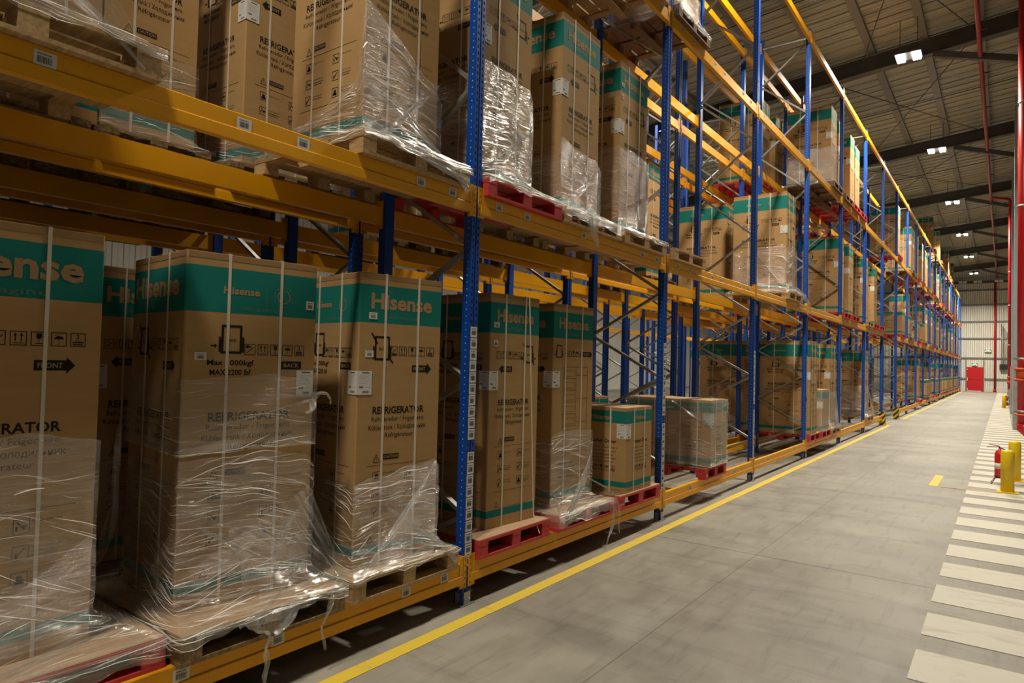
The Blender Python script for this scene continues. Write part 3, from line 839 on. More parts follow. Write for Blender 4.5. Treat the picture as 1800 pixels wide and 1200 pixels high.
BL = P - PW                                  # clear length of a beam
def beam_mesh(L_, deep=.145):
    mb = MB()
    # step-beam section: x outwards, z up from the top face
    poly = [(.010, -deep), (.010, -deep + .058), (.002, -deep + .066), (.002, -.004), (-.002, 0), (-.040, 0), (-.040, -deep)]
    mb.prism(poly, 0, L_, 'orange', 'y')
    mb.quad([(.0065, 0.01, -deep + .0615), (.0065, L_ - .01, -deep + .0615), (.0028, L_ - .01, -deep + .0665), (.0028, .01, -deep + .0665)], 'orange_dark')
    return mb.mesh('beam')
BEAM = beam_mesh(BL)
def bracket_mesh(side):
    mb = MB(); y0, y1 = (0, .036) if side == 0 else (-.036, 0)
    mb.box(.0005, .005, y0 - (0.0 if side else .036), y1 + (.036 if side else 0), -.175, .055, 'orange')
    mb.box(-.045, .005, (-.004 if side else 0), (0 if side else .004), -.175, .055, 'orange')
    for q in range(5):
        z = -.16 + q * .045; yc = (.018 if side else -.018)
        mb.quad([(.0056, yc - .004, z), (.0056, yc + .003, z), (.0056, yc + .005, z + .018), (.0056, yc - .002, z + .018)], 'orange_slot')
    return mb.mesh('end_bracket')
BRK = [bracket_mesh(0), bracket_mesh(1)]
BLAB = []
for q in range(3):
    mb_ = MB(); F = Face(mb_, (0, 0, 0), (0, 1, 0), (0, 0, 1), .082, .078, .0015)
    F.rect(0, .082, 0, .078, 'paper'); bars(F, .014, .066, .028, .056, 20 + q); F.rect(.012, .064, .062, .068, 'grey_print', .0004); BLAB.append(mb_.mesh('barcode_label'))
def beam_at(X, k, lev, rack, rear):
    o = ob('pallet_beam', BEAM, None, (X if not rear else X - 1.0, k * P + PW + (BL if rear else 0), LV[lev]), PI if rear else 0)
    for s in (0, 1): ob('end_bracket', BRK[s], o, (0, 0 if s == 0 else BL, 0))
    tag(o, 'orange %s beam on the %s tier, %s bay, %s' % ('rear' if rear else 'front', TIER[lev], ordn[k + 1], RACKN[rack]), 'beam', 'orange pallet beams on the %s tier' % TIER[lev], 'thing')
    return o
XLAB = {(1, -1): [-2.721, -1.836, -1.476, -.543, -.228], (1, 0): [.315, .69, 1.609, 2.862, 3.229], (0, -1): [-2.057, -1.532, -.576, -.2], (2, 0): [2.741, 3.224]}
STD = [.40, .78, 1.55, 1.92, 2.75, 3.12]
for k in range(-1, 20):
    for lev in range(4):
        if k == 6 and lev < 2: continue
        if k == -1 and lev > 1: pass
        o = beam_at(0, k, lev, 0, False)
        if k == 2 and lev == 0: L0B2 = o.name
        if lev in (1, 2) and k < 10 or (lev == 0 and k < 5):
            ys = XLAB.get((lev, k))
            if ys is None: ys = [k * P + q for q in STD] if lev else [k * P + .9, k * P + 2.6][:2 if k > 0 else 0]
            for j, yy in enumerate(ys):
                lb = ob('barcode_label', BLAB[j % 3], o, (0.003, yy - .041 - (k * P + PW), -.098))
                lb.rotation_euler.x = rnd.uniform(-.05, .05)
        if k < 13: beam_at(0, k, lev, 0, True)
for k in range(-1, 9):
    for lev in range(4):
        if k == 6 and lev < 2: continue
        for rear in (False, True):
            if lev == 3 and k > 5: continue
            beam_at(RK[1], k, lev, 1, rear)
for k in range(-1, 7):
    for lev in range(3):
        if k == 6 and lev < 2: continue
        beam_at(RK[2], k, lev, 2, False)
        if k < 5: beam_at(RK[2], k, lev, 2, True)
        beam_at(RK[3], k, lev, 3, False)
for k in range(-1, 10):
    for lev in (1, 2):
        beam_at(-8.2, k, lev, 4, False)

mb = MB(); F = Face(mb, (.011, 2 * P + .42, LV[0] - .075), (0, 1, 0), (0, 0, 1), .1, .06, .002); F.text('11', 0, 0, width=.06, height=.05, mt='paper', bold=.02); F.rect(-.02, .09, -.025, -.015, 'paper')
o = mb.obj('painted_number', bpy.data.objects[L0B2]); o.matrix_parent_inverse = bpy.data.objects[L0B2].matrix_world.inverted() if False else Matrix.Translation(-bpy.data.objects[L0B2].location)
# post guards at the tunnel
for k, lab in ((6, 'black and yellow striped guard at the near upright of the tunnel'), (7, 'black and yellow striped guard at the far upright of the tunnel')):
    y = k * P
    mb = MB(); mb.prism([(.06, -.06), (.09, -.03), (.09, .13), (.06, .16), (-.09, .16), (-.09, .15), (.05, .15), (.08, .125), (.08, -.025), (.05, -.05), (-.09, -.05), (-.09, -.06)], 0, .42, 'hazard')
    o = mb.obj('post_guard', None, (0, y, 0)); tag(o, lab, 'post guard')

# ------------------------------------------------------------------ pallets
def pallet_parts(W_, D_, mt, top='ply', slat=True):
    """origin at the front near corner of the base; W_ along y, D_ along -x, .144 tall"""
    parts = []
    for (x, bw) in ((0, .10), (-D_ / 2 + .05, .10), (-D_ + .10, .10)):
        mb = MB(); mb.box(x - bw, x, 0, W_, 0, .020, mt); parts.append(('bottom_board', mb.mesh('b')))
    for ix, x in enumerate((0, -D_ / 2 + .06, -D_ + .13)):
        for iy, y in enumerate((0, W_ / 2 - .055, W_ - .11)):
            mb = MB(); mb.box(x - .13, x - .002, y + .002, y + .108, .020, .098, mt); parts.append(('block', mb.mesh('b')))
    mb = MB()
    for y in (0, W_ / 2 - .055, W_ - .11): mb.box(-D_, 0, y, y + .11, .098, .118, mt)
    n = 7; g = .022; bw = (D_ - g * (n - 1)) / n
    for q in range(n): mb.box(-(q + 1) * bw - q * g, -q * (bw + g), 0, W_, .118, .138, mt)
    if top: mb.box(-D_ + .004, -.004, .004, W_ - .004, .138, .144, top)
    parts.append(('deck', mb.mesh('b')))
    return parts
def join_parts(parts):
    v = []; f = []; mi = []; mats = []
    me = bpy.data.meshes.new('pallet')
    for n_, m_ in parts:
        k = len(v); v += [tuple(q.co) for q in m_.vertices]
        for p_ in m_.polygons:
            f.append(tuple(k + q for q in p_.vertices)); mn = m_.materials[p_.material_index]
            if mn not in mats: mats.append(mn)
            mi.append(mats.index(mn))
    me.from_pydata(v, [], f)
    for q in mats: me.materials.append(q)
    me.polygons.foreach_set('material_index', mi); me.update()
    return me
PAL = {}
def pallet(X, Y, lev, W_, kind, label, parts=True, D_=1.14, rz=0.0, z=None, group='pallets on the racking'):
    mt, top = {'pale': ('wood', None), 'pale_ply': ('wood', 'wood'), 'old': ('wood_old', 'ply'), 'red': ('red_wood', 'ply'), 'dark': ('red_wood_dark', None), 'slat': ('wood_old', None)}[kind]
    key = (W_, kind, D_)
    if key not in PAL: PAL[key] = pallet_parts(W_, D_, mt, top)
    z = LV[lev] if z is None else z
    if parts:
        r = ob('wooden_pallet', None, None, (X, Y, z), rz)
        for n_, m_ in PAL[key]: ob(n_, m_, r)
    else:
        jk = key + ('j',)
        if jk not in PAL: PAL[jk] = join_parts(PAL[key])
        r = ob('wooden_pallet', PAL[jk], None, (X, Y, z), rz)
    tag(r, label, 'pallet', group)
    return r

# ------------------------------------------------------------------ stretch film
def film(label, box, pal, zbox, ztop, zlow, seed, mt='film', crease_glints=0, rz=0.0, org=None, zpal=None, hold=.16, sides=(0, 1, 2, 3), rows=(7, 9)):
    """box = (x0,x1,y0,y1) footprint of the load, pal = pallet footprint; the film clings to the box from ztop down to
    hold above the pallet top and then tents out to the pallet edge. ztop: function of the position 0..4 round the box"""
    r = random.Random(seed)
    n = 14
    def per(fp, off):
        x0, x1, y0, y1 = fp[:4]
        px, py = x1, y0
        x0 -= off; x1 += off; y0 -= off; y1 += off
        cs = [(x1, y0), (x1, y1), (x0, y1), (x0, y0)]          # side 0 = aisle face, 1 = far side, 2 = back, 3 = near side
        if len(fp) > 4:
            c_, s_ = math.cos(fp[4]), math.sin(fp[4])
            cs = [(px + (a - px) * c_ - (b - py) * s_, py + (a - px) * s_ + (b - py) * c_) for a, b in cs]
        pts = []
        for sd in range(4):
            a = Vector(cs[sd]); b_ = Vector(cs[(sd + 1) % 4])
            for q in range(n): pts.append(a.lerp(b_, q / n))
        return pts
    pb = per(box, .010); pp = per(pal, .010)
    N_ = 4 * n
    ph = [r.uniform(0, 6.28) for _ in range(6)]
    me_v = []; fs = []; uvs = []
    R1, R2 = rows
    zp = zbox if zpal is None else zpal
    total = R1 + R2
    grid = []
    plen = [0]
    for i in range(N_): plen.append(plen[-1] + (pb[(i + 1) % N_] - pb[i]).length)
    for i in range(N_ + 1):
        t = i / n; j = i % N_
        corner = abs((t + .5) % 1 - .5) * 2                      # 0 at corners .. 1 mid side
        zt = ztop(t % 4) + .012 * math.sin(7 * t + ph[0]) + .008 * math.sin(17 * t + ph[1])
        hb = zbox + hold * (.45 + .55 * corner) + .015 * math.sin(3 * t + ph[2])
        col = []
        for q in range(R1):
            v = q / (R1 - 1); z = zt + (hb - zt) * v
            w = .003 * math.sin(23 * t + 9 * v + ph[3]) + .002 * math.sin(41 * t - 14 * v + ph[4])
            d = (pb[j] - Vector(((box[0] + box[1]) / 2, (box[2] + box[3]) / 2))).normalized()
            col.append((pb[j].x + d.x * w, pb[j].y + d.y * w, z))
        for q in range(1, R2 + 1):
            v = q / R2
            if v < .75:
                u = v / .75; p_ = pb[j].lerp(pp[j], u ** 1.25); z = hb + (zp + .006 - hb) * (u ** .72)
                z += .006 * math.sin(17 * t + ph[5]) * math.sin(PI * u); 
                z = max(z, zp + .004)
            else:
                u = (v - .75) / .25; p_ = pp[j]; z = zp + .006 + (zlow + .015 * math.sin(13 * t + ph[1]) + .010 * math.sin(37 * t + ph[0]) - zp) * u
            w = .004 * math.sin(29 * t + 5 * v + ph[4]) * (0 if v > .98 else 1)
            d = (p_ - Vector(((pal[0] + pal[1]) / 2, (pal[2] + pal[3]) / 2))).normalized() if False else Vector((0, 0))
            col.append((p_.x + abs(w) * (1 if t < 1 or t > 3.99 else 0), p_.y - abs(w) * (1 if 3 <= t <= 4 else 0), z))
        grid.append(col)
    for col in grid: me_v += col
    k = total
    for i in range(N_):
        if int(i // n) not in sides: continue
        for q in range(total - 1):
            fs.append((i * k + q, (i + 1) * k + q, (i + 1) * k + q + 1, i * k + q + 1))
            uvs.append([(plen[i], me_v[i * k + q][2] + seed), (plen[i + 1], me_v[(i + 1) * k + q][2] + seed), (plen[i + 1], me_v[(i + 1) * k + q + 1][2] - .0 + seed), (plen[i], me_v[i * k + q + 1][2] + seed)])
    me = bpy.data.meshes.new('stretch_film'); me.from_pydata(me_v, [], [tuple(reversed(f)) for f in fs])
    uv = me.uv_layers.new(name='UVMap'); li = 0
    for f in uvs:
        for c in reversed(f): uv.data[li].uv = c; li += 1
    me.materials.append(M[mt])
    for p_ in me.polygons: p_.use_smooth = True
    me.update()
    o = ob('stretch_film', me); tag(o, label, 'stretch film', 'clear stretch film round the loads')
    if crease_glints:  # thin white ribbons laid along the folds, glints put in as colour
        cv = []; cf = []
        span = [sd for sd in (3, 0) if sd in sides]
        s_lo, s_hi = (3 * n - 4 * n, n) if len(span) == 2 else (0, n)
        def at(s_, q_):
            s_ = min(max(s_, s_lo + .01), s_hi - .01) % N_; q_ = min(max(q_, 0), total - 1.001)
            i, a = int(s_), s_ - int(s_); j, b = int(q_), q_ - int(q_)
            g = lambda I, J: Vector(grid[I][J])
            return g(i, j).lerp(g(i + 1, j), a).lerp(g(i, j + 1).lerp(g(i + 1, j + 1), a), b)
        for c_ in range(crease_glints):
            tent = r.random() < .45
            s0 = r.uniform(s_lo * .6, s_hi); q0 = r.uniform(R1 - 1.5, total - 1) if tent else r.uniform(.2, R1)
            ln = r.uniform(1.0, 8.0) if not tent else r.uniform(.8, 5)
            dq = ln * r.choice((-1, 1, 1)) * r.uniform(.02, .14) * (3 if tent else 1)
            w = r.uniform(.0004, .0014) * (2.4 if r.random() < .08 else 1)
            m_ = 9; base = len(cv); wob = r.uniform(0, 6)
            for t_ in range(m_ + 1):
                u = t_ / m_; p_ = at(s0 + ln * u, q0 + dq * u + .04 * math.sin(3 * u + wob))
                ss = (s0 + ln * u); out_ = Vector((1, 0, 0)) if ss >= 0 else Vector((0, -1, 0))
                ww = w * math.sin(PI * (.08 + .84 * u))
                p_ = p_ + out_ * .0035 + Vector((0, 0, .0015))
                cv.append(tuple(p_ + Vector((0, 0, ww)))); cv.append(tuple(p_ - Vector((0, 0, ww)) + out_ * ww))
            for t_ in range(m_): cf.append((base + 2 * t_, base + 2 * t_ + 1, base + 2 * t_ + 3, base + 2 * t_ + 2))
        cm = bpy.data.meshes.new('crease_glint'); cm.from_pydata(cv, [], cf); cm.materials.append(M['film_crease_glint']); cm.update()
        ob('film_crease_glint', cm, o)
    return o

def strand(parent, pts, w0, w1, mt='film_rope', name='film_strand', twist=0.0, seed=0):
    """a gathered ribbon of film through the points, widening from w0 to w1"""
    pts = [Vector(p) for p in pts]
    # smooth subdivision
    for _ in range(2):
        np_ = [pts[0]]
        for a, b_ in zip(pts, pts[1:]): np_ += [a.lerp(b_, .25), a.lerp(b_, .75)]
        pts = np_ + [pts[-1]]
    r = random.Random(seed); n = len(pts); mbv = []; f = []; uvs = []
    ac = 5; L_ = 0
    for i, p in enumerate(pts):
        d = (pts[min(i + 1, n - 1)] - pts[max(i - 1, 0)]).normalized()
        sd = Vector((0, d.z, -d.y)) if abs(d.x) < .95 else Vector((0, 1, 0))
        if sd.length < .05: sd = Vector((0, 0, 1))
        sd.normalize(); nn = d.cross(sd).normalized()
        tw = twist * i / n
        s2 = sd * math.cos(tw) + nn * math.sin(tw); n2 = d.cross(s2)
        w = w0 + (w1 - w0) * i / (n - 1)
        for q in range(ac):
            a = q / (ac - 1) - .5
            mbv.append(tuple(p + s2 * w * a + n2 * w * .22 * math.sin(q * 2.4 + i * .7)))
        if i: L_ += (p - pts[i - 1]).length
    for i in range(n - 1):
        for q in range(ac - 1):
            a = i * ac + q; f.append((a, a + 1, a + ac + 1, a + ac))
            uvs.append([(q / 4 * .2, i * .05), ((q + 1) / 4 * .2, i * .05), ((q + 1) / 4 * .2, (i + 1) * .05), (q / 4 * .2, (i + 1) * .05)])
    me = bpy.data.meshes.new(name); me.from_pydata(mbv, [], f)
    uv = me.uv_layers.new(name='UVMap'); li = 0
    for ff in uvs:
        for c in ff: uv.data[li].uv = c; li += 1
    me.materials.append(M[mt])
    for p_ in me.polygons: p_.use_smooth = True
    me.update()
    return ob(name, me, parent)

def fan(parent, apex, pts, mt='film_fan', reps=1.0, bow=.0):
    """triangular sheet of film drawn from one pinched point to a line of points"""
    apex = Vector(apex); pts = [Vector(p) for p in pts]; R_n = 8
    line = []
    for a, b_ in zip(pts, pts[1:]):
        for q in range(6): line.append(a.lerp(b_, q / 6))
    line.append(pts[-1])
    v = []; f = []; uvs = []
    for i, p in enumerate(line):
        for q in range(R_n + 1):
            t = q / R_n; t = .03 + .97 * t
            w = apex.lerp(p, t); w = Vector((w.x + bow * math.sin(PI * t), w.y, w.z - abs(bow) * .6 * math.sin(PI * t)))
            v.append(tuple(w))
    k = R_n + 1
    for i in range(len(line) - 1):
        for q in range(R_n):
            f.append((i * k + q, (i + 1) * k + q, (i + 1) * k + q + 1, i * k + q + 1))
            u0, u1 = i / (len(line) - 1) * reps, (i + 1) / (len(line) - 1) * reps
            uvs.append([(q / R_n, u0), (q / R_n, u1), ((q + 1) / R_n, u1), ((q + 1) / R_n, u0)])
    me = bpy.data.meshes.new('film_fan'); me.from_pydata(v, [], f)
    uv = me.uv_layers.new(name='UVMap'); li = 0
    for ff in uvs:
        for c in ff: uv.data[li].uv = c; li += 1
    me.materials.append(M[mt])
    for p_ in me.polygons: p_.use_smooth = True
    me.update()
    return ob('film_fan', me, parent)

# ------------------------------------------------------------------ loads near the camera, aisle-side rack, lowest tier
Z0 = LV[0] + .146; Z1 = LV[1] + .146; Z2 = LV[2] + .146
W0, D0 = .66, .70
CG = 'refrigerator cartons on the racks'
def rect_of(X, Y, w, d): return (X - d, X, Y, Y + w)

# A: nearest fridge carton, only its front shows
pallet(-.02, -3.22, 0, 1.10, 'red', 'film-covered red pallet in the bottom corner of the picture, nearest the viewer', D_=1.14)
carton('refrigerator_carton', -.235, -3.12, Z0, .75, .70, HB, ('side_r', 'plain'), 'nearest tall refrigerator carton with large pale lettering on teal, cut off by the picture edge', group=CG, sheet=False)
fa = film('clear stretch film round the nearest carton and its red pallet', rect_of(-.235, -3.12, .75, .70), (-1.14, 0.0, -3.22, -2.12), Z0, lambda t: 1.36 + .05 * math.sin(3 * t), Z0 - .10, 11, crease_glints=150, hold=.30)
fan(fa, (-.0, -3.3, .46), [(-.222, -2.38, .56), (-.222, -2.38, .95)], bow=.02)
fan(fa, (-.222, -2.375, .50), [(0, -2.55, .455), (.012, -3.2, .42)], reps=.6)
strand(fa, [(-.222, -2.375, .50), (-.15, -2.6, .47), (.0, -2.95, .458)], .02, .012)
strand(fa, [(-.222, -2.40, .58), (-.10, -2.9, .50), (-.0, -3.2, .47)], .012, .02)
# B: carton with emblem face
pallet(.055, -2.09, 0, .97, 'old', 'weathered pale pallet under the emblem-faced carton, overhanging the orange beam')
carton('refrigerator_carton', -.25, -1.975, Z0, .76, .74, HB, ('back', 'side_r'), 'tall refrigerator carton with two small logos on teal and a back-side clamp pictogram', group=CG, rz=-.10, sheet_flat=True, sticks=((STICK, .055, HB * .695), (STICK2, .69, HB * .86)))
fb = film('clear stretch film knotted halfway up the emblem-faced carton', (-.99, -.25, -1.975, -1.215, -.10), (-1.08, .058, -2.09, -1.12), Z0, lambda t: 1.14 + .05 * math.sin(2 * t + 1) + (.05 if t < 1 else 0), Z0 - .06, 12, crease_glints=230, hold=.20)
band = film('cloudy upper band of film across the emblem-faced carton', (-.992, -.248, -1.977, -1.213, -.10), (-.992, -.248, -1.977, -1.213, -.10), 1.25, lambda t: 1.66, 1.30, 33, crease_glints=40, mt='film_thin', hold=.02)
strand(band, [(-.225, -1.975, 1.36), (-.19, -1.7, 1.42), (-.15, -1.22, 1.53)], .008, .02)
strand(band, [(-.225, -1.975, 1.57), (-.19, -1.6, 1.56), (-.15, -1.22, 1.545)], .006, .02)
strand(band, [(-.155, -1.235, 1.545), (-.11, -1.20, 1.575), (-.08, -1.17, 1.54), (-.10, -1.15, 1.50)], .05, .018, twist=3)
strand(band, [(-.155, -1.24, 1.54), (-.145, -1.26, 1.60), (-.15, -1.29, 1.65)], .035, .008)
strand(band, [(-.155, -1.24, 1.53), (-.13, -1.25, 1.47), (-.14, -1.29, 1.45)], .05, .03, twist=2)
fan(fb, (.062, -2.09, .44), [(-.235, -1.96, .60), (-.235, -1.97, 1.15)], reps=1.2)
fan(fb, (.062, -1.13, .455), [(-.225, -1.93, .66), (-.16, -1.24, 1.02)], reps=1.5, bow=.03)
fan(fb, (.062, -1.80, .43), [(-.15, -1.25, .55), (-.15, -1.23, .92)], reps=1.2, bow=.02)
fan(fb, (-.5, -2.09, .45), [(-.26, -1.98, .55), (-.25, -1.98, .92)], reps=.9)
fan(fb, (-1.0, -2.09, .46), [(-.5, -2.03, .60), (-.95, -2.06, 1.40)], reps=1.0)
strand(fb, [(-.235, -1.975, .98), (-.19, -1.6, .80), (-.14, -1.24, .72), (.06, -1.13, .46)], .014, .01)
strand(fb, [(-.15, -1.22, .98), (-.14, -1.38, .84), (-.125, -1.50, .62)], .01, .035)
strand(fb, [(-.225, -1.90, .90), (-.17, -1.75, .78), (-.14, -1.68, .72), (-.11, -1.66, .52)], .012, .03)
strand(fb, [(-.14, -1.25, .62), (.03, -1.55, .50), (.066, -1.80, .41)], .012, .025)
strand(fb, [(-.8, -2.03, 1.38), (-.74, -2.07, 1.1), (-.78, -2.06, .85), (-.86, -2.10, .60)], .03, .07, mt='film', twist=2)
strand(fb, [(-.8, -2.04, 1.30), (-.74, -2.06, 1.0), (-.80, -2.05, .75)], .012, .03)
strand(fb, [(.064, -1.75, .44), (.075, -1.69, .36), (.07, -1.62, .33), (.078, -1.66, .26), (.07, -1.63, .18), (.078, -1.66, .12), (.07, -1.645, .07)], .06, .018, twist=5, seed=2)
strand(fb, [(.064, -1.45, .44), (.075, -1.50, .38), (.07, -1.56, .34), (.075, -1.6, .32)], .05, .03, twist=1)
fan(fb, (.07, -1.62, .33), [(.064, -1.78, .44), (.064, -1.42, .45)], reps=.7)
strand(fb, [(.064, -1.22, .42), (.078, -1.26, .33), (.072, -1.31, .26), (.078, -1.28, .18), (.072, -1.27, .13)], .035, .015, twist=5, seed=4)

# C
pallet(.045, -1.06, 0, .955, 'pale_ply', 'clean pale wooden pallet left of the first blue upright, lowest tier')
carton('refrigerator_carton', -.10, -.95, Z0, W0, D0, HB, ('side_r', 'back'), 'tall refrigerator carton between the emblem-faced carton and the first blue upright, lowest tier', group=CG, rz=-.14, sticks=((STICK, .07, HB * .845), (STICK, .05, HB * .715)))
fc = film('clear stretch film with a broad diagonal band over the clean pale pallet', (-.80, -.10, -.95, -.29, -.14), (-1.09, .048, -1.06, -.105), Z0, lambda t: .98 + .03 * math.sin(3 * t) + (.10 * t if t < 1 else .05), Z0 - .02, 13, crease_glints=130, mt='film', hold=.22)
strand(fc, [(-.005, -.31, 1.08), (.02, -.60, .80), (.05, -.95, .52), (.056, -1.05, .45)], .035, .022)
strand(fc, [(-.04, -.72, .82), (.02, -.5, .66), (.045, -.3, .53), (.056, -.13, .36)], .02, .045)
fan(fc, (.056, -1.055, .45), [(-.005, -.31, .60), (-.005, -.31, 1.07)], reps=1.3, bow=.02)
fan(fc, (.056, -1.055, .45), [(-.09, -.94, .55), (-.09, -.94, .85)], reps=.8)
fan(fc, (.056, -.13, .40), [(-.06, -.72, .62), (-.05, -.70, .95)], reps=.8)
strand(fc, [(-.08, -.93, .88), (-.04, -.6, .89), (.0, -.31, .96)], .006, .01)
strand(fc, [(.056, -1.05, .44), (.05, -.6, .49), (.02, -.32, .57)], .006, .012)

# D, E, F beyond the first upright
pallet(.035, .14, 0, .95, 'red', 'red pallet under the strapped unwrapped carton, right of the first blue upright')
carton('refrigerator_carton', -.12, .40, Z0, .635, .70, HB, ('side_l', 'back'), 'unwrapped tall refrigerator carton with loose straps just right of the first blue upright, lowest tier', group=CG, rz=-.06, sticks=((STICK, .045, HB * .855), (STICK2, .045, HB * .775)))
mb = MB(); mb.bar((.0, .76, Z0 + HB + .0), (-.02, .92, Z0 + .05), .002, .014, 'strap', (0, 1, 0)); mb.bar((-.02, .92, Z0 + .05), (.04, .93, Z0 - .10), .002, .012, 'strap', (0, 1, 0))
tag(mb.obj('loose_strap'), 'loose white strap hanging slack over the unwrapped carton', 'strap')
pallet(.055, 1.20, 0, 1.05, 'red', 'film-covered red pallet between the unwrapped carton and the washer dryers, lowest tier')
carton('refrigerator_carton', -.17, 1.40, Z0, .655, .70, HB, ('diagram', 'side_r'), 'tall refrigerator carton printed with a shelf diagram on its face, lowest tier', group=CG, rz=-.07)
fe = film('clear stretch film round the carton with the shelf diagram', (-.87, -.17, 1.40, 2.055, -.07), (-1.09, .058, 1.20, 2.25), Z0, lambda t: 1.10 + .05 * math.sin(3 * t), Z0 - .11, 14, crease_glints=130, hold=.10)
strand(fe, [(-.1, 2.04, .98), (-.02, 1.8, .75), (.06, 1.35, .42)], .03, .10)
strand(fe, [(-.12, 1.6, .80), (.0, 1.9, .66), (.062, 2.23, .50), (.065, 2.24, .40)], .015, .02)
strand(fe, [(-.16, 1.42, .62), (-.02, 1.3, .54), (.05, 1.22, .50)], .03, .14, mt='film')
strand(fe, [(.065, 2.22, .46), (.08, 2.16, .32), (.07, 2.18, .20), (.09, 2.06, .12), (.10, 2.0, .06), (.11, 1.96, .012)], .03, .02, twist=3)
strand(fe, [(.065, 2.24, .46), (.08, 2.30, .32), (.075, 2.28, .18), (.08, 2.30, .10)], .025, .02, twist=3)
PALF = pallet(.06, 2.34, 0, .97, 'red', 'red pallet carrying the washer dryer cartons beside the second blue upright')
HW = .868
WB = [(.065 * HW, .13 * HW), (.82 * HW, .965 * HW)]
def washer(X, Y, z, label, near=True, w=.62, d=.60, sheet=True):
    return carton('washer_dryer_carton', X, Y, z, w, d, HW, ('washer', 'washer'), label, 'carton', 'washer dryer cartons', bands=WB, straps=near, sheet=near and sheet, sheet_z=.72)
washer(.035, 2.49, Z0, 'front washer dryer carton on red pallet, left of the second blue upright')
washer(-.57, 2.49, Z0, 'washer dryer carton standing behind the front one, left of the second upright')
# G beyond the second upright
PALG = pallet(.06, 4.72, 0, .80, 'red', 'red pallet with white stencil under the film-wrapped washer dryers')
def paint_mark(par, y, seed):
    mb = MB(); F = Face(mb, (0, y, .03), (0, 1, 0), (0, 0, 1), .1, .06, .002); r = random.Random(seed)
    for q in range(5): a = r.uniform(0, .07); b_ = r.uniform(0, .03); F.poly([(a, b_), (a + .018, b_ + .003), (a + .02, b_ + .02), (a + .003, b_ + .022)], 'paper')
    o = mb.obj('paint_mark', par); o['label'] = 'white paint mark'
paint_mark(PALG, .012, 3); paint_mark(PALF, .006, 5)
washer(.075, 4.84, Z0, 'film-wrapped washer dryer carton standing beyond the second blue upright')
washer(-.535, 4.84, Z0, 'washer dryer carton behind the film-wrapped one, beyond the second upright', sheet=False)
fg = film('clear stretch film wrapping the washer dryers beyond the second upright', (-1.14, .078, 4.835, 5.465), (-1.14, .078, 4.835, 5.465), Z0, lambda t: Z0 + HW + .01, Z0 + .03, 15, crease_glints=90, hold=.05)
strand(fg, [(-.45, 4.825, 1.30), (-.25, 4.82, 1.17), (.06, 4.82, 1.02), (.09, 4.86, .98)], .05, .10)
# bay 3
W2, D2 = .66, .98
def wide_fridge(X, Y, z, label, **k): return carton('refrigerator_carton', X, Y, z, W2, D2, HB, ('side_r', 'back'), label, group=CG, sheet_z=.625, **k)
def slim_fridge(X, Y, z, label, w=.62, **k): return carton('refrigerator_carton', X, Y, z, w, D0, HB, ('side_l', 'side_r'), label, group=CG, **k)
pallet(.06, 10.46, 0, .95, 'red', 'red pallet at the fourth upright under a broad carton, lowest tier')
wide_fridge(.045, 10.455, Z0, 'broad refrigerator carton straddled by the fourth blue upright, lowest tier')
pallet(.07, 11.50, 0, .92, 'red', 'red pallet under the short carton, lowest tier of the fourth bay')
carton('appliance_carton', .05, 11.58, Z0, .70, .55, .87, ('plain', 'plain'), 'short film-wrapped carton with teal band in front of tall ones, lowest tier', group='short cartons', bands=[(.05, .10), (.68, .83)], straps=False)
pallet(.07, 12.55, 0, .95, 'pale', 'pale pallet at the right end of the fourth bay, lowest tier')
slim_fridge(-.02, 12.66, Z0, 'tall film-skirted refrigerator carton beyond the short carton, lowest tier', .72)
ff = film('film skirt spreading from the tall carton beyond the short one', (-.74, -.015, 12.655, 13.385), (-1.07, .08, 12.50, 13.52), Z0, lambda t: 1.25, Z0 - .05, 16, crease_glints=70, hold=.45)
strand(ff, [(0, 13.3, 1.15), (.05, 13.2, .75), (.09, 12.9, .44)], .05, .16)
film('clear film round the short carton and its neighbour', (-.52, .055, 11.575, 12.285), (-.55, .075, 11.52, 12.35), Z0, lambda t: Z0 + .88, Z0 - .02, 17, hold=.04)
pallet(.06, 17.45, 0, 1.05, 'pale', 'pale pallet beyond the sixth upright, lowest tier')
wide_fridge(-.05, 17.55, Z0, 'broad refrigerator carton beyond the sixth blue upright, lowest tier')
f5 = film('film skirt round the broad carton beyond the sixth upright', (-1.03, -.045, 17.545, 18.215), (-1.08, .07, 17.42, 18.55), Z0, lambda t: 1.3, Z0 - .05, 18, crease_glints=70, hold=.40)
strand(f5, [(-.04, 18.2, 1.2), (.03, 18.3, .75), (.08, 18.45, .42)], .05, .15)

# ------------------------------------------------------------------ second tier, aisle side
pallet(.055, -3.28, 1, 1.0, 'pale', 'pale pallet with plank base on the second tier, nearest the viewer')
carton('refrigerator_carton', -.18, -3.43, Z1, .66, .70, HB, ('side_r', 'plain'), 'carton on the nearest second-tier pallet, only its film-covered foot shows', group=CG, straps=False, sheet=False)
fm = film('white stretched film sloping over the nearest second-tier pallet', (-.88, -.18, -3.43, -2.77), (-1.08, .062, -3.28, -2.275), Z1, lambda t: 4.2, Z1 - .045, 21, crease_glints=140, hold=.3, rows=(6, 9))
fan(fm, (.066, -2.29, 3.05), [(-.17, -2.77, 3.3), (-.17, -2.77, 3.9)], reps=1.2, bow=.02)
strand(fm, [(.03, -2.75, 3.30), (.06, -2.50, 3.16), (.068, -2.36, 3.04)], .02, .014)
strand(fm, [(-.15, -2.8, 3.5), (.02, -2.62, 3.26), (.062, -2.50, 3.15), (.064, -2.29, 3.13)], .05, .03, mt='film_rope')
pallet(RK[1] + .055, -3.12, 1, 1.05, 'slat', 'weathered pallet on the second rack row behind the nearest film-sloped pallet, second tier')
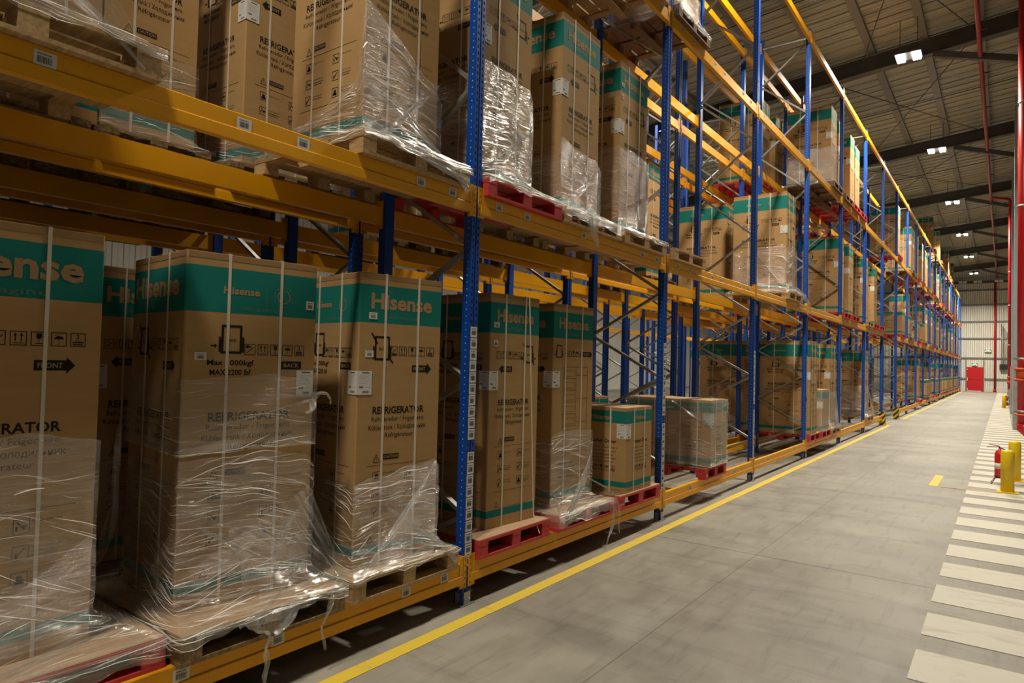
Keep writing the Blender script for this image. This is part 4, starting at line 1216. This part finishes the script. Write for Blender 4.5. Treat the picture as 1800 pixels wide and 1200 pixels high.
carton('refrigerator_carton', -1.33, -2.66, Z1, .66, .70, HB, ('side_r', 'plain'), 'refrigerator carton in the second rack row with its edge beside the caution-panel carton, second tier', group=CG, sheet=False)
pallet(RK[1] + .055, -2.02, 1, .70, 'slat', 'narrow weathered pallet in the second rack row, second tier')
carton('refrigerator_carton', -1.35, -1.985, Z1, .60, .70, HB, ('side_l', 'plain'), 'refrigerator carton with a dark caution panel above the orange beam, second rack row', group=CG, sheet=False)
film('film with teal showing through at the foot of the caution-panel carton', (-2.05, -1.35, -1.985, -1.385), (-2.40, -1.25, -2.02, -1.30), Z1, lambda t: 3.75, Z1 - .03, 22, mt='film_thin', crease_glints=40, hold=.12)
pallet(RK[1] + .055, -1.18, 1, 1.0, 'slat', 'weathered pallet under the shaded corner carton, second rack row, second tier')
carton('refrigerator_carton', -1.36, -1.03, Z1, .66, .72, HB, ('side_l', 'back'), 'dark shaded refrigerator carton with a folded white sheet on its corner, second tier', group=CG)
film('thin film at the foot of the shaded corner carton, second rack row', (-2.08, -1.36, -1.03, -.37), (-2.40, -1.25, -1.18, -.18), Z1, lambda t: 3.40, Z1 - .02, 35, mt='film_thin', crease_glints=40, hold=.12)
pallet(.05, -1.09, 1, 1.0, 'pale', 'pale pallet on the second tier left of the first upright, film pulled to its corner')
carton('refrigerator_carton', -.10, -.975, Z1, .68, .74, HB, ('back', 'side_r'), 'brightly lit refrigerator carton half covered in shining film, second tier left of first upright', group=CG)
fh = film('shining stretch film slung from the lit second-tier carton to its pallet corners', (-.84, -.09, -.985, -.285), (-1.09, .055, -1.09, -.09), Z1, lambda t: (4.05 - .40 * t if t < 1 else 3.6 if t < 3 else 3.30 + .25 * (t - 3)), Z1 - .05, 23, crease_glints=220, hold=.12)
strand(fh, [(-.09, -.30, 3.72), (-.05, -.62, 3.42), (.02, -.88, 3.20), (.06, -.97, 3.14)], .04, .05)
strand(fh, [(-.08, -.95, 3.5), (.0, -.7, 3.34), (.05, -.35, 3.14), (.062, -.12, 2.99)], .03, .06)
strand(fh, [(-.02, -1.02, 3.22), (.04, -1.06, 3.19), (.058, -.95, 3.17), (.06, -.5, 3.12), (.062, -.12, 3.06)], .09, .06)
strand(fh, [(-.08, -.75, 3.55), (-.03, -.62, 3.36), (.05, -.40, 3.16)], .02, .03)
pallet(.05, .12, 1, 1.03, 'red', 'red pallet on the second tier just right of the first upright')
carton('refrigerator_carton', -.10, .19, Z1, .655, .74, HB, ('side_l', 'side_r'), 'refrigerator carton wrapped in shining film, second tier just right of the first upright', group=CG, sticks=())
fi = film('crinkled shining film round the second-tier carton right of the first upright', (-.85, -.09, .185, .85), (-1.09, .055, .12, 1.15), Z1, lambda t: (4.12 - .06 * t if t < 1 else 4.0), Z1 - .04, 24, crease_glints=330, hold=.22)
strand(fi, [(-.085, .83, 3.72), (-.08, .62, 3.58), (-.05, .42, 3.35), (.0, .30, 3.18)], .07, .02)
strand(fi, [(-.08, .25, 3.95), (-.08, .5, 3.75), (-.08, .82, 3.5)], .015, .02)
pallet(.055, 1.20, 1, 1.08, 'pale', 'pale pallet with crumpled film on the second tier, middle of the second bay')
slim_fridge(-.14, 1.40, Z1, 'second-tier refrigerator carton in the middle of the second bay, brown and bare on top', .70)
fj = film('film gathered to a pinch on the middle second-tier carton of the second bay', (-.85, -.13, 1.39, 2.11), (-1.09, .06, 1.20, 2.28), Z1, lambda t: (3.85 - .1 * t if t < 1 else 3.7), Z1 - .10, 25, crease_glints=150, hold=.10)
strand(fj, [(-.12, 2.09, 3.62), (-.10, 1.75, 3.45), (-.08, 1.45, 3.24)], .03, .08, mt='film')
strand(fj, [(.065, 1.60, 3.10), (.075, 1.68, 2.98), (.08, 1.75, 2.86)], .10, .02, twist=2)
pallet(.055, 2.35, 1, 1.03, 'pale', 'pale pallet against the second upright, second tier')
slim_fridge(-.17, 2.60, Z1, 'second-tier refrigerator carton nearest the second upright, with two small white stickers', .68, sticks=((STICK, .03, HB * .86), (STICK2, .03, HB * .79)))
fk = film('taut streaky film round the second-tier carton nearest the second upright', (-.88, -.16, 2.59, 3.29), (-1.09, .06, 2.35, 3.38), Z1, lambda t: 4.10, Z1 - .05, 26, crease_glints=150, mt='film', hold=.10)
# bays 3 onward, second tier
pallet(.055, 3.62, 1, 1.0, 'pale', 'empty-looking pale pallet under film, second tier of the third bay')
pallet(.055, 8.75, 1, 1.0, 'pale', 'pale pallet with trailing film, second tier at the right end of the third bay')
wide_fridge(-.08, 9.05, Z1, 'bright refrigerator carton with emblem face and glossy film, second tier of third bay')
f2 = film('glossy film with a tail hanging over the beam, second tier of the third bay', (-1.06, -.07, 9.045, 9.715), (-1.09, .06, 8.75, 9.90), Z1, lambda t: 3.95 + .1 * math.sin(2 * t), Z1 - .04, 27, crease_glints=160, hold=.22)
strand(f2, [(-.07, 9.7, 3.3), (.03, 9.85, 3.16), (.06, 10.1, 3.12), (.07, 10.3, 2.95), (.07, 10.33, 2.85)], .16, .04)
strand(f2, [(-.6, 9.03, 3.9), (-.3, 9.02, 3.5), (-.07, 9.05, 3.22)], .02, .05)
pallet(.055, 13.90, 1, .95, 'red', 'red pallet past the fifth upright, second tier')
wide_fridge(-.10, 13.98, Z1, 'broad refrigerator carton in part shade past the fifth upright, second tier')
pallet(.055, 15.0, 1, 1.05, 'red', 'red pallet in the middle of the fifth bay, second tier')
slim_fridge(-.10, 15.28, Z1, 'refrigerator carton in the middle of the fifth bay, second tier', .66)
pallet(.055, 17.4, 1, 1.0, 'pale', 'pale pallet past the sixth upright, second tier')
slim_fridge(-.08, 17.55, Z1, 'refrigerator carton just past the sixth upright, second tier', .7)
pallet(.055, 18.55, 1, 1.0, 'red', 'red pallet in the middle of the sixth bay, second tier')
pallet(.055, 19.65, 1, 1.0, 'red', 'red pallet before the tunnel, second tier')
slim_fridge(-.15, 19.85, Z1, 'refrigerator carton next to the tunnel upright, second tier', .66)
# third tier
for i, (y, kd) in enumerate(((.12, 'pale'), (1.20, 'old'), (2.32, 'pale'))):
    pallet(.055, y, 2, 1.0, kd, ['pallet seen from below on the third tier, %s of the second bay' % q for q in ('near end', 'middle', 'far end')][i])
carton('refrigerator_carton', -.2, .3, Z2, .70, .74, HB, ('side_l', 'back'), 'carton high on the third tier above the bare carton top, near end of second bay', group=CG)
carton('refrigerator_carton', -.2, 1.35, Z2, .70, .74, HB, ('side_l', 'back'), 'carton high on the third tier in the middle of the second bay', group=CG, sheet=False)
film('film hanging round the third-tier carton of the second bay', (-.95, -.19, 1.34, 2.06), (-1.09, .06, 1.2, 2.2), Z2, lambda t: 6.9, Z2 - .04, 28)
pallet(.06, 3.60, 2, 1.02, 'dark', 'film-topped pallet on the third tier just past the second upright')
carton('flat_carton', -.05, 3.68, Z2, .80, .80, .50, ('plain', 'plain'), 'low film-wrapped load on the third tier just past the second upright', group=None, straps=False, sheet=False, bands=[(.01, .02)])
film('white crumpled film over the low third-tier load', (-.86, -.04, 3.67, 4.49), (-1.09, .065, 3.60, 4.62), Z2, lambda t: 6.50, Z2 - .09, 29, crease_glints=60, mt='film', hold=.3)
pallet(.055, 12.55, 2, 1.05, 'dark', 'dark pallet under the broad carton, third tier of the fourth bay')
wide_fridge(-.10, 12.95, Z2, 'broad refrigerator carton high on the third tier of the fourth bay')
f3 = film('glossy film round the foot of the broad third-tier carton', (-1.08, -.09, 12.945, 13.615), (-1.09, .06, 12.55, 13.72), Z2, lambda t: 6.95, Z2 - .04, 30, crease_glints=30, hold=.2)
pallet(.055, 13.92, 2, 1.0, 'dark', 'dark pallet past the fifth upright, third tier')
slim_fridge(-.15, 14.10, Z2, 'narrow carton tucked behind the fifth upright, third tier', .5)
pallet(.055, 15.02, 2, .98, 'red', 'red pallet in the middle of the fifth bay, third tier')
slim_fridge(-.10, 15.35, Z2, 'refrigerator carton in the middle of the fifth bay, third tier', .6)
pallet(.055, 16.1, 2, .98, 'red', 'red pallet at the far end of the fifth bay, third tier')
slim_fridge(-.15, 16.4, Z2, 'refrigerator carton at the far end of the fifth bay, third tier', .66)

# ------------------------------------------------------------------ stock further down the aisle-side rack and in the racks behind
SMALLC = {}
def stock(rack, k, s, lev, kind, idx):
    X = RK[rack] + .055
    if rack == 0: X = .055
    Y = k * P + .16 + s * 1.09
    pos = ('near end', 'middle', 'far end')[s]
    where = '%s tier, %s of the %s bay, %s' % (TIER[lev], pos, ordn[k + 1], RACKN[rack])
    pk = ('red', 'dark', 'pale', 'red')[idx % 4] if k > 0 else ('dark', 'old')[idx % 2]
    z = LV[lev] + .146
    pallet(X, Y, lev, 1.0, pk, '%s pallet, %s' % ({'red': 'red', 'dark': 'dark brown', 'pale': 'pale', 'old': 'weathered'}[pk], where), parts=False, group='pallets deep in the racks')
    dx = rnd.uniform(.08, .2); dy = rnd.uniform(.05, .25)
    if kind == 'f':
        return carton('refrigerator_carton', X - dx, Y + dy, z, .66, .70, HB, ('side_l', 'back'), 'refrigerator carton, ' + where, group=CG, straps=False, printed=True, sheet=idx % 2 == 0)
    if kind == 'w':
        return carton('refrigerator_carton', X - dx * .6, Y + dy, z, W2, D2, HB, ('side_r', 'back'), 'broad refrigerator carton, ' + where, group=CG, straps=False, printed=True, sheet=idx % 2 == 1)
    if kind == 'm':
        return carton('washer_dryer_carton', X - .03, Y + .04, z, .90, .98, HW, ('washer', 'washer'), 'washer dryer load, ' + where, group='washer dryer cartons', bands=WB, straps=False, printed=True, sheet=False)
    if kind == 'M':
        carton('washer_dryer_carton', X - .03, Y + .04, z, .90, .98, HW, ('washer', 'washer'), 'lower washer dryer load, ' + where, group='washer dryer cartons', bands=WB, straps=False, printed=True, sheet=False)
        return carton('washer_dryer_carton', X - .03, Y + .04, z + HW + .009, .90, .98, HW, ('washer', 'washer'), 'upper washer dryer load, ' + where, group='washer dryer cartons', bands=WB, straps=False, printed=True, sheet=False)
# pattern strings: three pallet places a bay, '.' is empty
plan = {
    (0, 0): {7: '...', 8: '...', 9: '.w.', 10: '.mm', 11: '.f.', 12: 'mm.', 13: 'm.m', 14: 'f.m', 15: 'm.m', 16: '.mf', 17: 'f.m', 18: 'mm.', 19: 'mf.'},
    (0, 1): {7: '.m.', 8: 'mf.', 9: 'm.m', 10: 'f.f', 11: 'ff.', 12: 'f.f', 13: 'ff.', 14: 'm.f', 15: 'f.f', 16: '.ff', 17: 'f.f', 18: 'ff.', 19: 'f..'},
    (0, 2): {7: 'w..', 8: '.wf', 9: 'f.f', 10: '.ff', 11: 'f.f', 12: 'ff.', 13: '.f.', 14: 'ff.', 15: 'f.f', 16: '.ff', 17: 'f.f', 18: 'ff.', 19: 'f.f'},
    (0, 3): {11: '..f', 13: 'f..', 15: '.f.', 16: 'f..', 17: '.f.'},
    (1, 0): {-1: 'ff.', 0: '..m', 1: 'm..', 2: '...', 3: 'w..', 4: '..f', 5: '.f.', 7: 'f.f', 8: 'f..'},
    (1, 1): {0: '.ff', 1: '..f', 2: '..w', 3: '...', 4: '.w.', 5: 'f.f', 7: '.f.', 8: 'f..'},
    (1, 2): {-1: 'f.f', 0: 'f..', 1: '...', 2: '...', 3: '.wf', 4: 'f.f', 5: '.f.', 7: 'f..'},
    (2, 0): {-1: 'f.f', 5: 'f.f'},
    (2, 1): {-1: '.ff', 0: '.f.', 4: 'f.f'},
    (3, 0): {-1: '..f', 1: 'm..', 2: 'm..', 4: '..f'},
    (3, 1): {-1: 'f.f', 4: 'f.f'},
}
idx = 0
for (rack, lev), rows_ in plan.items():
    for k, st in rows_.items():
        for s, ch in enumerate(st):
            if ch != '.': stock(rack, k, s, lev, ch, idx); idx += 1
# bright carton seen between the upright and its neighbour on the second tier, second rack row
# ------------------------------------------------------------------ safety gear beside the walkway
def bollard(x, y, h, label):
    mb = MB(); mb.lathe(x, y, [(.085, .012), (.085, h - .03), (.075, h - .01), (.05, h)], 'yellow', 24); o = mb.obj('bollard'); tag(o, label, 'bollard', 'yellow steel bollards')
    mb = MB(); mb.box(x - .13, x + .13, y - .13, y + .13, .0045, .014, 'yellow'); mb.obj('base_plate', o)
    return o
bollard(3.198, 8.75, .63, 'front yellow bollard, closest to the viewer, on the zebra walkway')
bollard(3.30, 10.15, .66, 'yellow bollard right behind the front one beside the fire extinguisher')
bollard(3.17, 38.1, .64, 'distant yellow bollard far down the zebra walkway')
def extinguisher(x, y, label, s=1.0):
    r = ob('fire_extinguisher', None, None, (x, y, 0)); tag(r, label, 'fire extinguisher')
    mb = MB(); mb.lathe(0, 0, [(.060, .10), (.068, .115), (.068, .47), (.055, .52), (.022, .55), (.018, .57)], 'red_paint', 18); mb.obj('cylinder', r)
    mb = MB(); mb.box(-.012, .012, -.012, .012, .57, .60, 'black'); mb.bar((0, 0, .60), (-.17, -.02, .585), .014, .010, 'black'); mb.bar((0, 0, .612), (-.14, -.02, .625), .014, .010, 'red_paint'); mb.obj('handle', r)
    mb = MB(); mb.tube([(.015, 0, .58), (.09, -.01, .55), (.115, -.01, .40), (.10, -.01, .22)], .011, 'black', 8); mb.tube([(.10, -.01, .22), (.095, -.01, .12)], [.018, .026], 'black', 8); mb.obj('hose', r)
    mb = MB(); mb.lathe(0, 0, [(.0685, .25), (.0685, .34)], 'paper', 18); mb.obj('paper_label', r)
    mb = MB()
    for a in (.6, 2.5, 3.9, 5.6): mb.tube([(.05 * math.cos(a), .05 * math.sin(a), .13), (.15 * math.cos(a), .15 * math.sin(a), .005)], .006, 'black', 6)
    mb.lathe(0, 0, [(.071, .115), (.071, .14)], 'black', 18); mb.obj('stand', r)
extinguisher(3.10, 9.55, 'red fire extinguisher on a wire stand between the two near bollards')
extinguisher(3.27, 38.9, 'small distant fire extinguisher behind the far bollard')

# fire main at the picture's edge
PX, PY = 3.512, 15.0
mb = MB(); mb.tube([(PX, PY, .62), (PX, PY, roof_z(PX) - .7)], .125, 'red_paint', 20)
mp_ = mb.obj('fire_main_pipe'); tag(mp_, 'thick bright red vertical fire main pipe at the picture edge', 'pipe')
for z0, z1, r_ in ((1.84, 1.90, .175), (1.60, 1.66, .175), (.84, .88, .18)):
    mb = MB(); mb.lathe(PX, PY, [(r_ - .02, z0), (r_, z0 + .01), (r_, z1 - .01), (r_ - .02, z1)], 'clamp', 20); mb.obj('flange', mp_)
mb = MB(); mb.lathe(PX, PY, [(.14, 1.66), (.15, 1.70), (.15, 1.80), (.14, 1.84)], 'clamp', 20); mb.obj('coupling', mp_)
mb = MB(); mb.tube([(PX, PY, .66), (PX, PY, .56), (PX + .06, PY, .50), (PX + .2, PY, .48)], .135, 'red_paint', 16); mb.obj('elbow', mp_)
for z in (2.10, .93, 5.53, 7.88):
    mb = MB(); mb.lathe(PX, PY, [(.132, z - .025), (.132, z + .025)], 'galv', 20); mb.box(PX - .19, PX + .3, PY - .02, PY + .02, z - .02, z + .02, 'galv'); mb.obj('pipe_clamp', mp_)
mb = MB(); mb.box(PX + .28, PX + .4, PY - .06, PY + .06, .3, 8.2, 'galv'); mb.obj('bracket_rail', mp_)

mb = MB(); mb.tube([(2.62, -8, 10.15), (2.62, 70.5, 10.35)], .055, 'red_old', 12)
sp_ = mb.obj('sprinkler_pipe'); tag(sp_, 'dull red sprinkler pipe running under the roof along the aisle', 'pipe')
for q in range(22):
    y = 4 + q * 3.0
    mb = MB(); mb.box(2.62, 2.80, y - .015, y + .015, 10.20, 10.23, 'black'); mb.tube([(2.62, y, 10.2), (2.62, y, roof_z(2.6) - .2)], .008, 'steel_dark', 6); mb.obj('pipe_hanger', sp_)
mb = MB(); mb.tube([(2.62, 35.2, 10.12), (3.32, 35.9, 10.12), (3.36, 35.9, 10.05), (3.36, 35.9, 1.0)], .06, 'red_paint', 12)
o = mb.obj('drop_pipe'); tag(o, 'thin red pipe dropping from the sprinkler line to a valve, beside the columns', 'pipe')
mb = MB(); mb.lathe(3.36, 35.9, [(.09, 1.25), (.09, 1.33), (.065, 1.36), (.065, 1.5), (.09, 1.53), (.09, 1.6)], 'red_paint', 14); mb.obj('valve', o)
for z in (3.1, 5.0, 6.6, 8.2):
    mb = MB(); mb.lathe(3.36, 35.9, [(.068, z - .02), (.068, z + .02)], 'galv', 12); mb.box(3.36, 3.58, 35.88, 35.92, z - .015, z + .015, 'galv'); mb.obj('pipe_clamp', o)
